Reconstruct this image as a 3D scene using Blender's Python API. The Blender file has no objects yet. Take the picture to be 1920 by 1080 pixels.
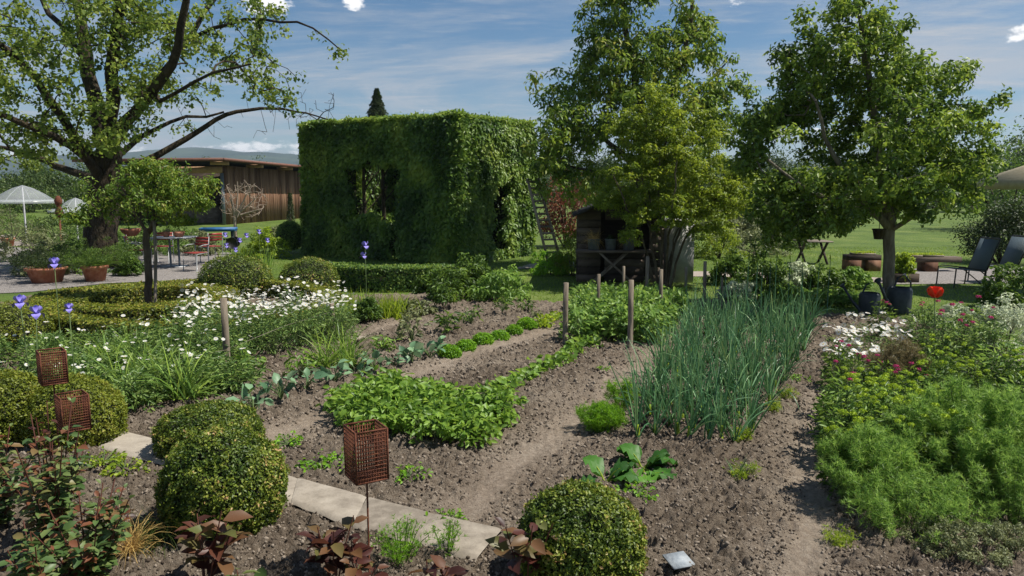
import bpy, math, random
import numpy as np
from mathutils import Vector, Matrix
R = np.random.default_rng(11)
random.seed(5)
scene = bpy.context.scene
COL = scene.collection
F0, CAMH, HZ = 1400.0, 2.1, 350.0
TH = math.atan((540 - HZ) / F0)
FW = np.array([0, math.cos(TH), -math.sin(TH)]); UP = np.array([0, math.sin(TH), math.cos(TH)])
CAM = np.array([0, 0, CAMH])

# ------------------------------------------------------------------ survey helpers (photo pixel -> world metres)
def ray(px, py):
    return np.array([(px - 960) / F0, 0, 0]) + UP * ((540 - py) / F0) + FW
def G(px, py, z=0.0):
    d = ray(px, py); return CAM + d * ((z - CAMH) / d[2])
def P(px, py, D):
    d = ray(px, py); return CAM + d * (D / d[1])
def spx(p, dy=0):                      # metres per photo pixel at p
    return p[1] / F0

# ------------------------------------------------------------------ object helpers
def tag(o, label=None, cat=None, group=None, kind=None):
    if label: o['label'] = label
    if cat: o['category'] = cat
    if group: o['group'] = group
    if kind: o['kind'] = kind
    return o
def thing(name, label, cat, loc, group=None, rz=0.0):
    o = bpy.data.objects.new(name, None); COL.objects.link(o)
    o.empty_display_size = 0.1
    o.location = [float(c) for c in loc]; o.rotation_euler = (0, 0, rz)
    return tag(o, label, cat, group)
def link(name, me, parent=None):
    o = bpy.data.objects.new(name, me); COL.objects.link(o)
    if parent: o.parent = parent
    return o
def copy_tree(o, parent=None):
    c = o.copy(); COL.objects.link(c)
    if parent: c.parent = parent
    for ch in o.children: copy_tree(ch, c)
    return c
def place(proto, used, loc, rz=None, sc=1.0, label=None, group=None, sz=None):
    """first call moves the prototype itself, later calls copy it"""
    if not used: o = proto; used.append(1)
    else: o = copy_tree(proto)
    o.location = [float(c) for c in loc]
    o.rotation_euler = (0, 0, random.uniform(0, 6.28) if rz is None else rz)
    o.scale = (sc, sc, sz if sz else sc)
    if label: o['label'] = label
    if group: o['group'] = group
    return o

def mesh_from(name, V, faces, mats, rnd=None, smooth=False, mi=None):
    """faces: list of int arrays (n,k)"""
    me = bpy.data.meshes.new(name)
    V = np.asarray(V, dtype=np.float32)
    me.vertices.add(len(V)); me.vertices.foreach_set('co', V.ravel())
    faces = [f for f in faces if len(f)]
    nl = sum(f.size for f in faces); nf = sum(len(f) for f in faces)
    li = np.concatenate([f.ravel() for f in faces]).astype(np.int32)
    tot = np.concatenate([np.full(len(f), f.shape[1], dtype=np.int32) for f in faces])
    st = np.concatenate([[0], np.cumsum(tot)[:-1]]).astype(np.int32)
    me.loops.add(nl); me.loops.foreach_set('vertex_index', li)
    me.polygons.add(nf); me.polygons.foreach_set('loop_start', st); me.polygons.foreach_set('loop_total', tot)
    if smooth: me.polygons.foreach_set('use_smooth', np.ones(nf, dtype=bool))
    if mi is not None: me.polygons.foreach_set('material_index', np.asarray(mi, dtype=np.int32))
    if rnd is not None:
        a = me.attributes.new('rnd', 'FLOAT', 'POINT'); a.data.foreach_set('value', np.asarray(rnd, dtype=np.float32))
    for m in (mats if isinstance(mats, (list, tuple)) else [mats]): me.materials.append(m)
    me.update(calc_edges=True); me.validate()
    return me

class Acc:
    """collects vertices and faces, links them as ONE mesh object"""
    def __init__(s): s.V = []; s.F = []; s.r = []; s.n = 0
    def add(s, V, F, r=0.5):
        V = np.asarray(V, float); F = np.asarray(F)
        if len(V) == 0: return s
        s.V.append(V); s.F.append(F + s.n); s.n += len(V)
        s.r.append(np.broadcast_to(np.asarray(r, float), (len(V),)))
        return s
    def build(s, name, mat, parent=None, smooth=False):
        by = {}
        for f in s.F: by.setdefault(f.shape[1], []).append(f)
        me = mesh_from(name, np.concatenate(s.V), [np.concatenate(v) for v in by.values()], mat, np.concatenate(s.r), smooth)
        return link(name, me, parent)
    # ---- solids
    def box(s, c, size, rz=0.0, rx=0.0, ry=0.0, r=None):
        c = np.asarray(c, float); h = np.asarray(size, float) / 2
        v = np.array([[x, y, z] for x in (-1, 1) for y in (-1, 1) for z in (-1, 1)]) * h
        M = np.array(Matrix.Rotation(rz, 3, 'Z') @ Matrix.Rotation(ry, 3, 'Y') @ Matrix.Rotation(rx, 3, 'X'))
        v = v @ M.T + c
        f = np.array([[0, 1, 3, 2], [4, 6, 7, 5], [0, 4, 5, 1], [2, 3, 7, 6], [0, 2, 6, 4], [1, 5, 7, 3]])
        return s.add(v, f, random.random() if r is None else r)
    def beam(s, a, b, w, t, r=None):
        """square bar from a to b"""
        a = np.asarray(a, float); b = np.asarray(b, float); d = b - a; L = np.linalg.norm(d); d = d / L
        up = np.array([0, 0, 1.]) if abs(d[2]) < .95 else np.array([0, 1., 0])
        x = np.cross(d, up); x /= np.linalg.norm(x); y = np.cross(x, d)
        v = [p + x * sx * w / 2 + y * sy * t / 2 for p in (a, b) for sx, sy in ((-1, -1), (1, -1), (1, 1), (-1, 1))]
        f = np.array([[0, 1, 2, 3], [7, 6, 5, 4], [0, 4, 5, 1], [1, 5, 6, 2], [2, 6, 7, 3], [3, 7, 4, 0]])
        return s.add(v, f, random.random() if r is None else r)
    def tube(s, pts, rad, n=8, r=None, cap=True):
        pts = np.asarray(pts, float); m = len(pts)
        rad = np.broadcast_to(np.asarray(rad, float), (m,))
        T = np.gradient(pts, axis=0); T /= np.linalg.norm(T, axis=1)[:, None] + 1e-9
        ref = np.array([1., 0, 0]) if abs(T[0][0]) < .9 else np.array([0, 1., 0])
        X = np.cross(T, ref); X /= np.linalg.norm(X, axis=1)[:, None] + 1e-9; Y = np.cross(T, X)
        a = np.arange(n) * 2 * math.pi / n
        v = pts[:, None, :] + rad[:, None, None] * (np.cos(a)[None, :, None] * X[:, None, :] + np.sin(a)[None, :, None] * Y[:, None, :])
        v = v.reshape(-1, 3)
        i = np.arange(m - 1)[:, None] * n; j = np.arange(n)[None, :]; k = (j + 1) % n
        f = np.stack([i + j, i + k, i + n + k, i + n + j], -1).reshape(-1, 4)
        rr = random.random() if r is None else r
        s.add(v, f, rr)
        if cap:
            for o in (0, (m - 1) * n):
                b = s.n - len(v) + o
                s.F.append(np.array([[b + q for q in range(n)]])) if n != 4 else s.F.append(np.array([[b, b + 1, b + 2, b + 3]]))
        return s
    def lathe(s, prof, n=20, c=(0, 0, 0), r=None):
        prof = np.asarray(prof, float); m = len(prof); a = np.arange(n) * 2 * math.pi / n
        v = np.stack([prof[:, 0][:, None] * np.cos(a), prof[:, 0][:, None] * np.sin(a), np.repeat(prof[:, 1][:, None], n, 1)], -1).reshape(-1, 3) + np.asarray(c, float)
        i = np.arange(m - 1)[:, None] * n; j = np.arange(n)[None, :]; k = (j + 1) % n
        return s.add(v, np.stack([i + j, i + k, i + n + k, i + n + j], -1).reshape(-1, 4), random.random() if r is None else r)

def nrm(a): return a / (np.linalg.norm(a, axis=-1, keepdims=True) + 1e-9)

# ------------------------------------------------------------------ numpy value noise
def _h(ix, iy, iz, s):
    v = np.sin(ix * 127.1 + iy * 311.7 + iz * 74.7 + s * 53.3) * 43758.5453
    return v - np.floor(v)
def vnoise(p, s=0):
    p = np.asarray(p, float); i = np.floor(p); f = p - i; f = f * f * (3 - 2 * f)
    x, y, z = i[..., 0], i[..., 1], i[..., 2]; fx, fy, fz = f[..., 0], f[..., 1], f[..., 2]
    def L(a, b, t): return a + (b - a) * t
    return L(L(L(_h(x, y, z, s), _h(x + 1, y, z, s), fx), L(_h(x, y + 1, z, s), _h(x + 1, y + 1, z, s), fx), fy),
             L(L(_h(x, y, z + 1, s), _h(x + 1, y, z + 1, s), fx), L(_h(x, y + 1, z + 1, s), _h(x + 1, y + 1, z + 1, s), fx), fy), fz)

# ------------------------------------------------------------------ leaves
T4 = (np.array([[0, 0, 0], [.42, .5, .14], [1, 0, -.06], [.42, -.5, .14]]), np.array([[0, 1, 2], [0, 2, 3]]))
T8 = (np.array([[0, 0, 0], [.35, 0, -.03], [.7, 0, -.07], [1, 0, -.2], [.28, .44, .10], [.66, .40, .04], [.28, -.44, .10], [.66, -.40, .04]]),
      np.array([[0, 1, 4], [1, 2, 5], [1, 5, 4], [2, 3, 5], [0, 6, 1], [1, 7, 2], [1, 6, 7], [2, 7, 3]]))
TN = (np.array([[0, .5, 0], [0, -.5, 0], [1, 0, 0]]), np.array([[0, 1, 2]]))
def inst(T, Pp, X, Z, L, W):
    Y = np.cross(Z, X); t = T[0]; n = len(Pp)
    L = np.broadcast_to(L, (n,)); W = np.broadcast_to(W, (n,))
    V = Pp[:, None] + X[:, None] * (t[None, :, 0:1] * L[:, None, None]) + Y[:, None] * (t[None, :, 1:2] * W[:, None, None]) + Z[:, None] * (t[None, :, 2:3] * L[:, None, None])
    k = len(t)
    return V.reshape(-1, 3), (T[1][None] + (np.arange(n) * k)[:, None, None]).reshape(-1, T[1].shape[1]), k
def leaves(acc, Pp, Nn, L, asp=.55, jit=.6, T=T4, droop=.3, rb=None, up=0.0, var=.3):
    n = len(Pp)
    if n == 0: return
    Z = nrm(np.asarray(Nn) + jit * R.normal(size=(n, 3)) + [0, 0, up])
    A = R.normal(size=(n, 3)) + [0, 0, -droop]
    X = nrm(A - (A * Z).sum(1)[:, None] * Z)
    l = L * (1 + var * R.uniform(-1, 1, n))
    V, F, k = inst(T, np.asarray(Pp), X, Z, l, l * asp)
    r = R.random(n) if rb is None else np.clip(rb + R.uniform(-.22, .22, n), 0, 1)
    acc.add(V, F, np.repeat(r, k))
def blades(acc, B, Dr, L, W, droop, seg=4, r=None, fold=0.0, tipw=.08):
    """curved blades: base B, start direction Dr, length L, width W, droop"""
    n = len(B); L = np.broadcast_to(L, (n,)).astype(float); W = np.broadcast_to(W, (n,)).astype(float); droop = np.broadcast_to(droop, (n,)).astype(float)
    Dr = nrm(np.asarray(Dr, float)); S = nrm(np.cross(Dr, nrm(R.normal(size=(n, 3)) * [1, 1, .1] + 1e-3)))
    p = np.asarray(B, float).copy(); d = Dr.copy(); rows = []
    for k in range(seg + 1):
        t = k / seg; w = W * (1 - t) ** .7 * (1 - tipw) + W * tipw
        if k == 0: w = W * .8
        rows.append(np.stack([p - S * w[:, None] / 2, p + S * w[:, None] / 2], 1))
        d = nrm(d + np.array([0, 0, -1.]) * (droop * (.4 + t) / seg)[:, None])
        p = p + d * (L / seg)[:, None]
    V = np.stack(rows, 1).reshape(n, -1, 3); k2 = V.shape[1]
    q = np.array([[2 * k, 2 * k + 1, 2 * k + 3, 2 * k + 2] for k in range(seg)])
    F = (q[None] + (np.arange(n) * k2)[:, None, None]).reshape(-1, 4)
    rr = R.random(n) if r is None else np.clip(r + R.uniform(-.2, .2, n), 0, 1)
    acc.add(V.reshape(-1, 3), F, np.repeat(rr, k2))
def sph(n): return nrm(R.normal(size=(n, 3)))

def clumps(acc, C, rc, n, L, asp=.55, jit=.5, T=T4, droop=.4, flat=.8, up=.5, rb=None, cr=None):
    """leaf tufts: n leaves about every centre, facing outward"""
    C = np.asarray(C); m = len(C); d = sph(m * n)
    rad = R.uniform(.35, 1.0, m * n)[:, None] * np.repeat(np.broadcast_to(rc, (m,)), n)[:, None]
    Pp = np.repeat(C, n, 0) + d * rad * [1, 1, flat]
    k = None if cr is None else np.repeat(cr, n)
    leaves(acc, Pp, d, L, asp, jit, T, droop, k, up)

# ------------------------------------------------------------------ materials
def newmat(name):
    m = bpy.data.materials.new(name); m.use_nodes = True; nt = m.node_tree
    return m, nt, nt.nodes['Principled BSDF'], nt.nodes['Material Output']
def ramp(nt, cols, fac, pos=None):
    rp = nt.nodes.new('ShaderNodeValToRGB'); e = rp.color_ramp.elements
    pos = pos or [i / (len(cols) - 1) for i in range(len(cols))]
    while len(e) < len(cols): e.new(.5)
    for el, p_, c in zip(e, pos, cols): el.position = p_; el.color = (*c, 1)
    nt.links.new(fac, rp.inputs[0]); return rp
LG = (1.75, 1.68, 1.15)
def leafmat(name, cols, rough=.45, tr=.3, pos=None, nscale=1.3, nmix=.35, spec=.35):
    cols = [tuple(min(.8, c_ * g_) for c_, g_ in zip(c, LG)) for c in cols]
    m, nt, b, out = newmat(name); N = nt.nodes; Lk = nt.links
    at = N.new('ShaderNodeAttribute'); at.attribute_name = 'rnd'
    tc = N.new('ShaderNodeTexCoord'); no = N.new('ShaderNodeTexNoise'); no.inputs['Scale'].default_value = nscale; no.inputs['Detail'].default_value = 3
    Lk.new(tc.outputs['Object'], no.inputs['Vector'])
    mx = N.new('ShaderNodeMath'); mx.operation = 'MULTIPLY_ADD'; mx.inputs[1].default_value = nmix * 2; 
    sb = N.new('ShaderNodeMath'); sb.operation = 'SUBTRACT'; Lk.new(no.outputs['Fac'], sb.inputs[0]); sb.inputs[1].default_value = .5
    Lk.new(sb.outputs[0], mx.inputs[0]); Lk.new(at.outputs['Fac'], mx.inputs[2])
    rp = ramp(nt, cols, mx.outputs[0], pos)
    Lk.new(rp.outputs[0], b.inputs['Base Color']); b.inputs['Roughness'].default_value = rough
    b.inputs['Specular IOR Level'].default_value = min(spec, .4); b.inputs['Roughness'].default_value = max(rough, .46)
    ts = N.new('ShaderNodeBsdfTranslucent'); hs = N.new('ShaderNodeHueSaturation'); hs.inputs['Value'].default_value = 1.5; hs.inputs['Hue'].default_value = .485
    Lk.new(rp.outputs[0], hs.inputs['Color']); Lk.new(hs.outputs[0], ts.inputs[0])
    mi = N.new('ShaderNodeMixShader'); mi.inputs[0].default_value = min(.5, tr * 1.35)
    Lk.new(b.outputs[0], mi.inputs[1]); Lk.new(ts.outputs[0], mi.inputs[2]); Lk.new(mi.outputs[0], out.inputs[0])
    return m
def mat(name, cols, scale=8, rough=.8, bump=.3, metal=0, stretch=(1, 1, 1), detail=6, bscale=None, usernd=0.0, spec=.3, bdist=.02, coord='Object'):
    m, nt, b, out = newmat(name); N = nt.nodes; Lk = nt.links
    tc = N.new('ShaderNodeTexCoord'); mp = N.new('ShaderNodeMapping'); mp.inputs['Scale'].default_value = stretch
    Lk.new(tc.outputs[coord], mp.inputs[0])
    no = N.new('ShaderNodeTexNoise'); no.inputs['Scale'].default_value = scale; no.inputs['Detail'].default_value = detail; no.inputs['Roughness'].default_value = .65
    Lk.new(mp.outputs[0], no.inputs['Vector'])
    fac = no.outputs['Fac']
    if usernd:
        at = N.new('ShaderNodeAttribute'); at.attribute_name = 'rnd'
        ma = N.new('ShaderNodeMath'); ma.operation = 'MULTIPLY_ADD'; ma.inputs[1].default_value = usernd; Lk.new(at.outputs['Fac'], ma.inputs[0])
        su = N.new('ShaderNodeMath'); su.operation = 'SUBTRACT'; Lk.new(fac, su.inputs[0]); su.inputs[1].default_value = usernd / 2
        Lk.new(su.outputs[0], ma.inputs[2]); fac = ma.outputs[0]
    n = len(cols); pos = [.3 + .4 * i / max(1, n - 1) for i in range(n)]
    rp = ramp(nt, cols, fac, pos); Lk.new(rp.outputs[0], b.inputs['Base Color'])
    b.inputs['Roughness'].default_value = rough; b.inputs['Metallic'].default_value = metal; b.inputs['Specular IOR Level'].default_value = spec
    if bump:
        n2 = N.new('ShaderNodeTexNoise'); n2.inputs['Scale'].default_value = bscale or scale * 3; n2.inputs['Detail'].default_value = 5
        Lk.new(mp.outputs[0], n2.inputs['Vector'])
        bp = N.new('ShaderNodeBump'); bp.inputs['Strength'].default_value = bump; bp.inputs['Distance'].default_value = bdist
        Lk.new(n2.outputs['Fac'], bp.inputs['Height']); Lk.new(bp.outputs[0], b.inputs['Normal'])
    return m

M = {}
M['bark'] = mat('bark', [(.035, .026, .018), (.085, .066, .046), (.15, .125, .09)], 9, .9, .9, stretch=(1, 1, .25), bdist=.05)
M['bark_dark'] = mat('bark_dark', [(.012, .009, .006), (.035, .026, .016), (.07, .055, .03)], 6, .95, 1.0, stretch=(1, 1, .4), bdist=.08)
M['bark_grey'] = mat('bark_grey', [(.07, .06, .045), (.14, .12, .09), (.22, .2, .16)], 14, .9, .6, stretch=(1, 1, .3))
M['twig_pale'] = mat('twig_pale', [(.22, .17, .13), (.38, .30, .24)], 8, .85, .3)
M['post'] = mat('post_wood', [(.08, .062, .045), (.17, .14, .105), (.27, .23, .175)], 14, .9, .6, stretch=(1, 1, .15), usernd=.3)
M['plank'] = mat('plank_wood', [(.11, .052, .030), (.20, .105, .062), (.29, .165, .105)], 5, .85, .4, stretch=(1, 1, .12), usernd=.5)
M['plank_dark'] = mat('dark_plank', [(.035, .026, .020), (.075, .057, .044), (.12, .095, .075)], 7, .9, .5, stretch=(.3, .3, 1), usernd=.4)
M['old_wood'] = mat('old_wood', [(.09, .07, .055), (.17, .14, .11), (.27, .23, .19)], 9, .9, .5, stretch=(.2, 1, 1), usernd=.3)
M['beam'] = mat('pale_beam', [(.25, .14, .08), (.38, .24, .14)], 6, .8, .2, usernd=.3)
M['roof_red'] = mat('roof_edge', [(.12, .05, .036), (.19, .085, .06)], 6, .6, .2)
M['terra'] = mat('terracotta', [(.22, .075, .04), (.36, .14, .08), (.42, .22, .15)], 9, .85, .3)
M['zinc'] = mat('zinc', [(.10, .12, .14), (.20, .22, .25)], 12, .5, .15, metal=.3)
M['zinc_dark'] = mat('dark_zinc', [(.018, .024, .032), (.045, .055, .068)], 12, .5, .15, metal=.2)
M['metal_grey'] = mat('grey_metal', [(.18, .19, .2), (.32, .33, .34)], 20, .45, .1, metal=.4)
M['rust'] = mat('rust', [(.045, .016, .010), (.115, .038, .020), (.2, .075, .036)], 40, .85, .5, bdist=.004)
M['red_paint'] = mat('red_slats', [(.20, .025, .02), (.34, .06, .045)], 10, .5, .1, usernd=.3)
M['blue'] = mat('blue_paint', [(.02, .09, .25), (.04, .16, .36)], 6, .5, .1)
M['plaster'] = mat('plaster', [(.22, .22, .21), (.33, .33, .32), (.42, .41, .39)], 5, .9, .3)
M['soilpot'] = mat('pot_soil', [(.03, .02, .014), (.07, .05, .035)], 30, .95, .4)
M['mesh_grey'] = mat('lounger_mesh', [(.07, .10, .12), (.12, .155, .18)], 90, .6, .3)
M['black_metal'] = mat('black_metal', [(.012, .012, .013), (.03, .03, .032)], 20, .5, .1)
M['canvas'] = mat('canvas', [(.36, .30, .19), (.46, .40, .27)], 12, .85, .2)
M['stone'] = mat('path_stone', [(.17, .145, .115), (.27, .235, .19), (.35, .31, .255)], 6.5, .9, .5, usernd=.25, bscale=40, bdist=.008)
M['stone_edge'] = mat('edging_stone', [(.22, .19, .15), (.36, .32, .27)], 5, .9, .4, bscale=30)
M['gravel'] = mat('gravel', [(.11, .10, .095), (.22, .20, .19), (.36, .34, .32)], 34, .95, 1.0, bscale=40, bdist=.03, detail=8)
M['paving'] = mat('pale_paving', [(.24, .20, .17), (.36, .31, .27)], 5, .9, .3)
M['shingle'] = mat('shingle', [(.018, .018, .019), (.045, .043, .042)], 12, .9, .5)
M['slate'] = mat('slate_tag', [(.16, .19, .22), (.38, .41, .43)], 14, .7, .2)
M['core'] = mat('shade_core', [(.012, .018, .006), (.03, .035, .012)], 20, .95, 1.0, bdist=.05)  # twig-dark tone for the solid core added inside the tall hedge to block sun
M['core_box'] = mat('box_shade_core', [(.014, .018, .007), (.035, .038, .015)], 40, .95, 1.0, bdist=.02)  # darkened twig tone: shade in the gaps between leaves put into the colour
M['white_petal'] = mat('white_petal', [(.66, .66, .62), (.78, .78, .75)], 30, .6, 0)
M['yellow'] = mat('flower_centre', [(.45, .28, .03), (.6, .42, .05)], 60, .7, 0)
M['iris'] = mat('iris_petal', [(.16, .13, .50), (.32, .28, .70)], 25, .5, 0)
M['iris_dark'] = mat('iris_fall', [(.09, .05, .36), (.20, .13, .55)], 25, .5, 0)
M['magenta'] = mat('magenta_petal', [(.42, .015, .11), (.62, .06, .22)], 50, .6, 0, usernd=.3)
M['poppy'] = mat('poppy_petal', [(.75, .035, .012), (.9, .09, .03)], 14, .5, .1)
M['lime_head'] = leafmat('lime_head', [(.08, .16, .010), (.17, .26, .018), (.26, .34, .035)], tr=.2)
g = leafmat
M['lf_big'] = g('linden_leaf', [(.03, .06, .014), (.065, .105, .022), (.11, .16, .035), (.16, .20, .055)], tr=.35)
M['lf_apple'] = g('apple_leaf', [(.022, .05, .012), (.05, .095, .018), (.10, .16, .028), (.17, .23, .05)], rough=.35, tr=.3, spec=.5)
M['lf_cherry'] = g('cherry_leaf', [(.03, .06, .014), (.065, .12, .022), (.11, .17, .03), (.16, .17, .05)], tr=.3)
M['lf_maple'] = g('airy_leaf', [(.05, .085, .012), (.10, .15, .02), (.17, .22, .03)], tr=.4)
M['lf_hedge'] = g('hornbeam_leaf', [(.015, .040, .013), (.042, .090, .022), (.088, .152, .034), (.155, .215, .06)], rough=.34, tr=.28, spec=.6, nmix=.5)
M['lf_box'] = g('box_leaf', [(.008, .020, .006), (.028, .055, .011), (.075, .11, .018), (.15, .185, .036), (.25, .165, .105)], pos=[0, .3, .6, .78, .92], tr=.2, rough=.35)
M['lf_boxy'] = g('box_leaf_pale', [(.016, .028, .007), (.06, .085, .013), (.14, .17, .026), (.19, .165, .055)], pos=[0, .35, .75, 1], tr=.25)
M['lf_bush'] = g('bush_leaf', [(.02, .045, .012), (.045, .09, .018), (.09, .15, .03)], tr=.3)
M['lf_dark'] = g('dark_leaf', [(.008, .018, .007), (.018, .035, .010), (.035, .055, .015)], tr=.15)
M['lf_lime'] = g('lime_leaf', [(.07, .12, .012), (.14, .21, .02), (.22, .29, .04)], tr=.35)
M['lf_veg'] = g('potato_leaf', [(.042, .092, .018), (.09, .17, .03), (.15, .245, .055)], tr=.3, rough=.38, spec=.45)
M['lf_pea'] = g('pea_leaf', [(.042, .092, .025), (.09, .17, .04), (.155, .245, .075)], tr=.3, rough=.38, spec=.45)
M['lf_blue'] = g('kohlrabi_leaf', [(.045, .10, .075), (.085, .16, .12), (.16, .25, .20)], tr=.15, rough=.4, spec=.45)
M['lf_parsley'] = g('parsley_leaf', [(.045, .12, .01), (.09, .20, .015), (.14, .28, .025)], tr=.3)
M['lf_onion'] = g('onion_leaf', [(.018, .060, .036), (.045, .118, .072), (.085, .185, .115), (.17, .25, .13)], tr=.15, rough=.3, spec=.6)
M['lf_flower'] = g('daisy_leaf', [(.03, .07, .022), (.075, .135, .045), (.16, .23, .09)], tr=.25, rough=.4)
M['lf_dill'] = g('dill_leaf', [(.05, .115, .03), (.11, .20, .055), (.20, .31, .10)], tr=.35)
M['lf_bronze'] = g('bronze_leaf', [(.06, .055, .035), (.11, .10, .065), (.15, .12, .09)], tr=.3)
M['lf_silver'] = g('silver_leaf', [(.13, .17, .16), (.27, .32, .32), (.42, .46, .48)], tr=.15, rough=.6)
M['lf_chard'] = g('chard_leaf', [(.012, .045, .010), (.025, .082, .014), (.05, .13, .022)], tr=.15, rough=.5, spec=.3)
M['lf_red'] = g('red_leaf', [(.022, .008, .009), (.055, .018, .018), (.085, .045, .028), (.06, .075, .028)], tr=.22, rough=.24, spec=.6)
M['lf_rose'] = g('rose_leaf', [(.025, .055, .022), (.055, .095, .038), (.10, .13, .06), (.10, .04, .028)], pos=[0, .35, .68, .86], tr=.2, rough=.28, spec=.6)
M['lf_olive'] = g('olive_grey_leaf', [(.05, .065, .04), (.10, .12, .075), (.15, .17, .11)], tr=.2)
M['lf_acer'] = g('copper_leaf', [(.04, .018, .015), (.085, .036, .028), (.19, .07, .045)], tr=.35)
M['lf_far'] = g('far_leaf', [(.02, .04, .015), (.04, .07, .02), (.075, .105, .03)], tr=.2)
M['lf_iris'] = g('iris_leaf', [(.05, .10, .03), (.10, .18, .04), (.18, .26, .06)], tr=.25)
M['grass'] = g('grass_blade', [(.05, .10, .012), (.09, .16, .02), (.14, .21, .03)], tr=.3)
M['straw'] = g('straw', [(.22, .15, .07), (.36, .27, .14)], tr=.2)
M['stem_green'] = mat('green_stem', [(.06, .10, .03), (.12, .17, .06)], 12, .6, 0)
M['stem_red'] = mat('red_stem', [(.07, .02, .015), (.13, .05, .03)], 12, .6, 0)

# clear plastic of the see-through parasols
m, nt, b, out = newmat('clear_plastic')
b.inputs['Base Color'].default_value = (.75, .80, .84, 1); b.inputs['Roughness'].default_value = .25
tr = nt.nodes.new('ShaderNodeBsdfTransparent'); mi = nt.nodes.new('ShaderNodeMixShader'); mi.inputs[0].default_value = .24
nt.links.new(tr.outputs[0], mi.inputs[1]); nt.links.new(b.outputs[0], mi.inputs[2]); nt.links.new(mi.outputs[0], out.inputs[0])
M['clear'] = m

# ------------------------------------------------------------------ camera, light, sky
cam = bpy.data.cameras.new('camera'); co = bpy.data.objects.new('camera', cam); COL.objects.link(co)
cam.sensor_width = 36; cam.lens = F0 / 1920 * 36; cam.clip_end = 9000; cam.clip_start = .05
co.location = CAM; co.rotation_euler = (math.pi / 2 - TH, 0, 0); scene.camera = co
SUN_EL = math.radians(58); SUN_AZ = math.atan2(.97, -.04)      # azimuth from +Y towards +X
sd = np.array([math.sin(SUN_AZ) * math.cos(SUN_EL), math.cos(SUN_AZ) * math.cos(SUN_EL), math.sin(SUN_EL)])
sl = bpy.data.lights.new('sun', 'SUN'); sl.energy = 4.8; sl.angle = math.radians(.5); sl.color = (1, .94, .84)
so = bpy.data.objects.new('sun', sl); COL.objects.link(so); so.location = (0, 0, 30)
so.rotation_euler = Vector(sd).to_track_quat('Z', 'Y').to_euler()
w = bpy.data.worlds.new('World'); scene.world = w; w.use_nodes = True; nt = w.node_tree; N = nt.nodes; Lk = nt.links
bg = N['Background']; sky = N.new('ShaderNodeTexSky'); sky.sky_type = 'NISHITA'; sky.sun_disc = False
sky.sun_elevation = SUN_EL; sky.sun_rotation = SUN_AZ; sky.air_density = 1.0; sky.dust_density = .1; sky.ozone_density = 6.0
bg.inputs['Strength'].default_value = .10
tc = N.new('ShaderNodeTexCoord'); sp = N.new('ShaderNodeSeparateXYZ'); Lk.new(tc.outputs['Generated'], sp.inputs[0])
def mth(op, a, b_=None, clamp=False):
    n = N.new('ShaderNodeMath'); n.operation = op; n.use_clamp = clamp
    for i, v in enumerate((a, b_)):
        if v is None: continue
        if isinstance(v, (int, float)): n.inputs[i].default_value = v
        else: Lk.new(v, n.inputs[i])
    return n.outputs[0]
zz = mth('MAXIMUM', sp.outputs['Z'], .0)
den = mth('ADD', zz, .06)
cx = mth('DIVIDE', sp.outputs['X'], den); cy = mth('DIVIDE', sp.outputs['Y'], den)
cb = N.new('ShaderNodeCombineXYZ'); Lk.new(cx, cb.inputs[0]); Lk.new(cy, cb.inputs[1])
def cloud(scale, stretch, lo, hi, rot=0, det=8, ro=.6, off=(0, 0, 0), dist=.6):
    mp = N.new('ShaderNodeMapping'); mp.inputs['Scale'].default_value = stretch; mp.inputs['Rotation'].default_value = (0, 0, rot); mp.inputs['Location'].default_value = off
    Lk.new(cb.outputs[0], mp.inputs[0]); n = N.new('ShaderNodeTexNoise'); n.inputs['Scale'].default_value = scale
    n.inputs['Detail'].default_value = det; n.inputs['Roughness'].default_value = ro; n.inputs['Distortion'].default_value = dist
    Lk.new(mp.outputs[0], n.inputs['Vector'])
    r = N.new('ShaderNodeMapRange'); r.inputs[1].default_value = lo; r.inputs[2].default_value = hi; r.interpolation_type = 'SMOOTHSTEP'
    Lk.new(n.outputs['Fac'], r.inputs[0]); return r.outputs[0]
cir = mth('MULTIPLY', cloud(.36, (1, 1.5, 1), .42, .66, rot=.6, off=(5.3, 2.2, 0), ro=.66), .80)
wisp = mth('MULTIPLY', cloud(1.6, (1, 3.2, 1), .48, .76, rot=.2, off=(9, 2, 0), ro=.7), .45)
veil = mth('ADD', cir, wisp, True)
# cumulus low over the hills: direction (azimuth, elevation) noise
az = mth('ARCTAN2', sp.outputs['X'], sp.outputs['Y']); el = mth('ARCSINE', sp.outputs['Z'])
cc = N.new('ShaderNodeCombineXYZ'); Lk.new(az, cc.inputs[0]); Lk.new(mth('MULTIPLY', el, 1.8), cc.inputs[1])
nn = N.new('ShaderNodeTexNoise'); nn.inputs['Scale'].default_value = 26; nn.inputs['Detail'].default_value = 7; nn.inputs['Roughness'].default_value = .62
Lk.new(cc.outputs[0], nn.inputs['Vector'])
def puff(az0, el0, ra, re, thr=.5):
    a = mth('DIVIDE', mth('SUBTRACT', az, az0), ra); e = mth('DIVIDE', mth('SUBTRACT', el, el0), re)
    d = mth('ADD', mth('MULTIPLY', a, a), mth('MULTIPLY', e, e))
    v = mth('SUBTRACT', mth('ADD', mth('MULTIPLY', nn.outputs['Fac'], 2.0), -.32), mth('MULTIPLY', d, .45))
    r = N.new('ShaderNodeMapRange'); r.inputs[1].default_value = thr; r.inputs[2].default_value = thr + .30; r.interpolation_type = 'SMOOTHSTEP'
    Lk.new(v, r.inputs[0]); return r.outputs[0]
def ae(px, py): d = ray(px, py); d = d / np.linalg.norm(d); return math.atan2(d[0], d[1]), math.asin(d[2])
cum = None
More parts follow.
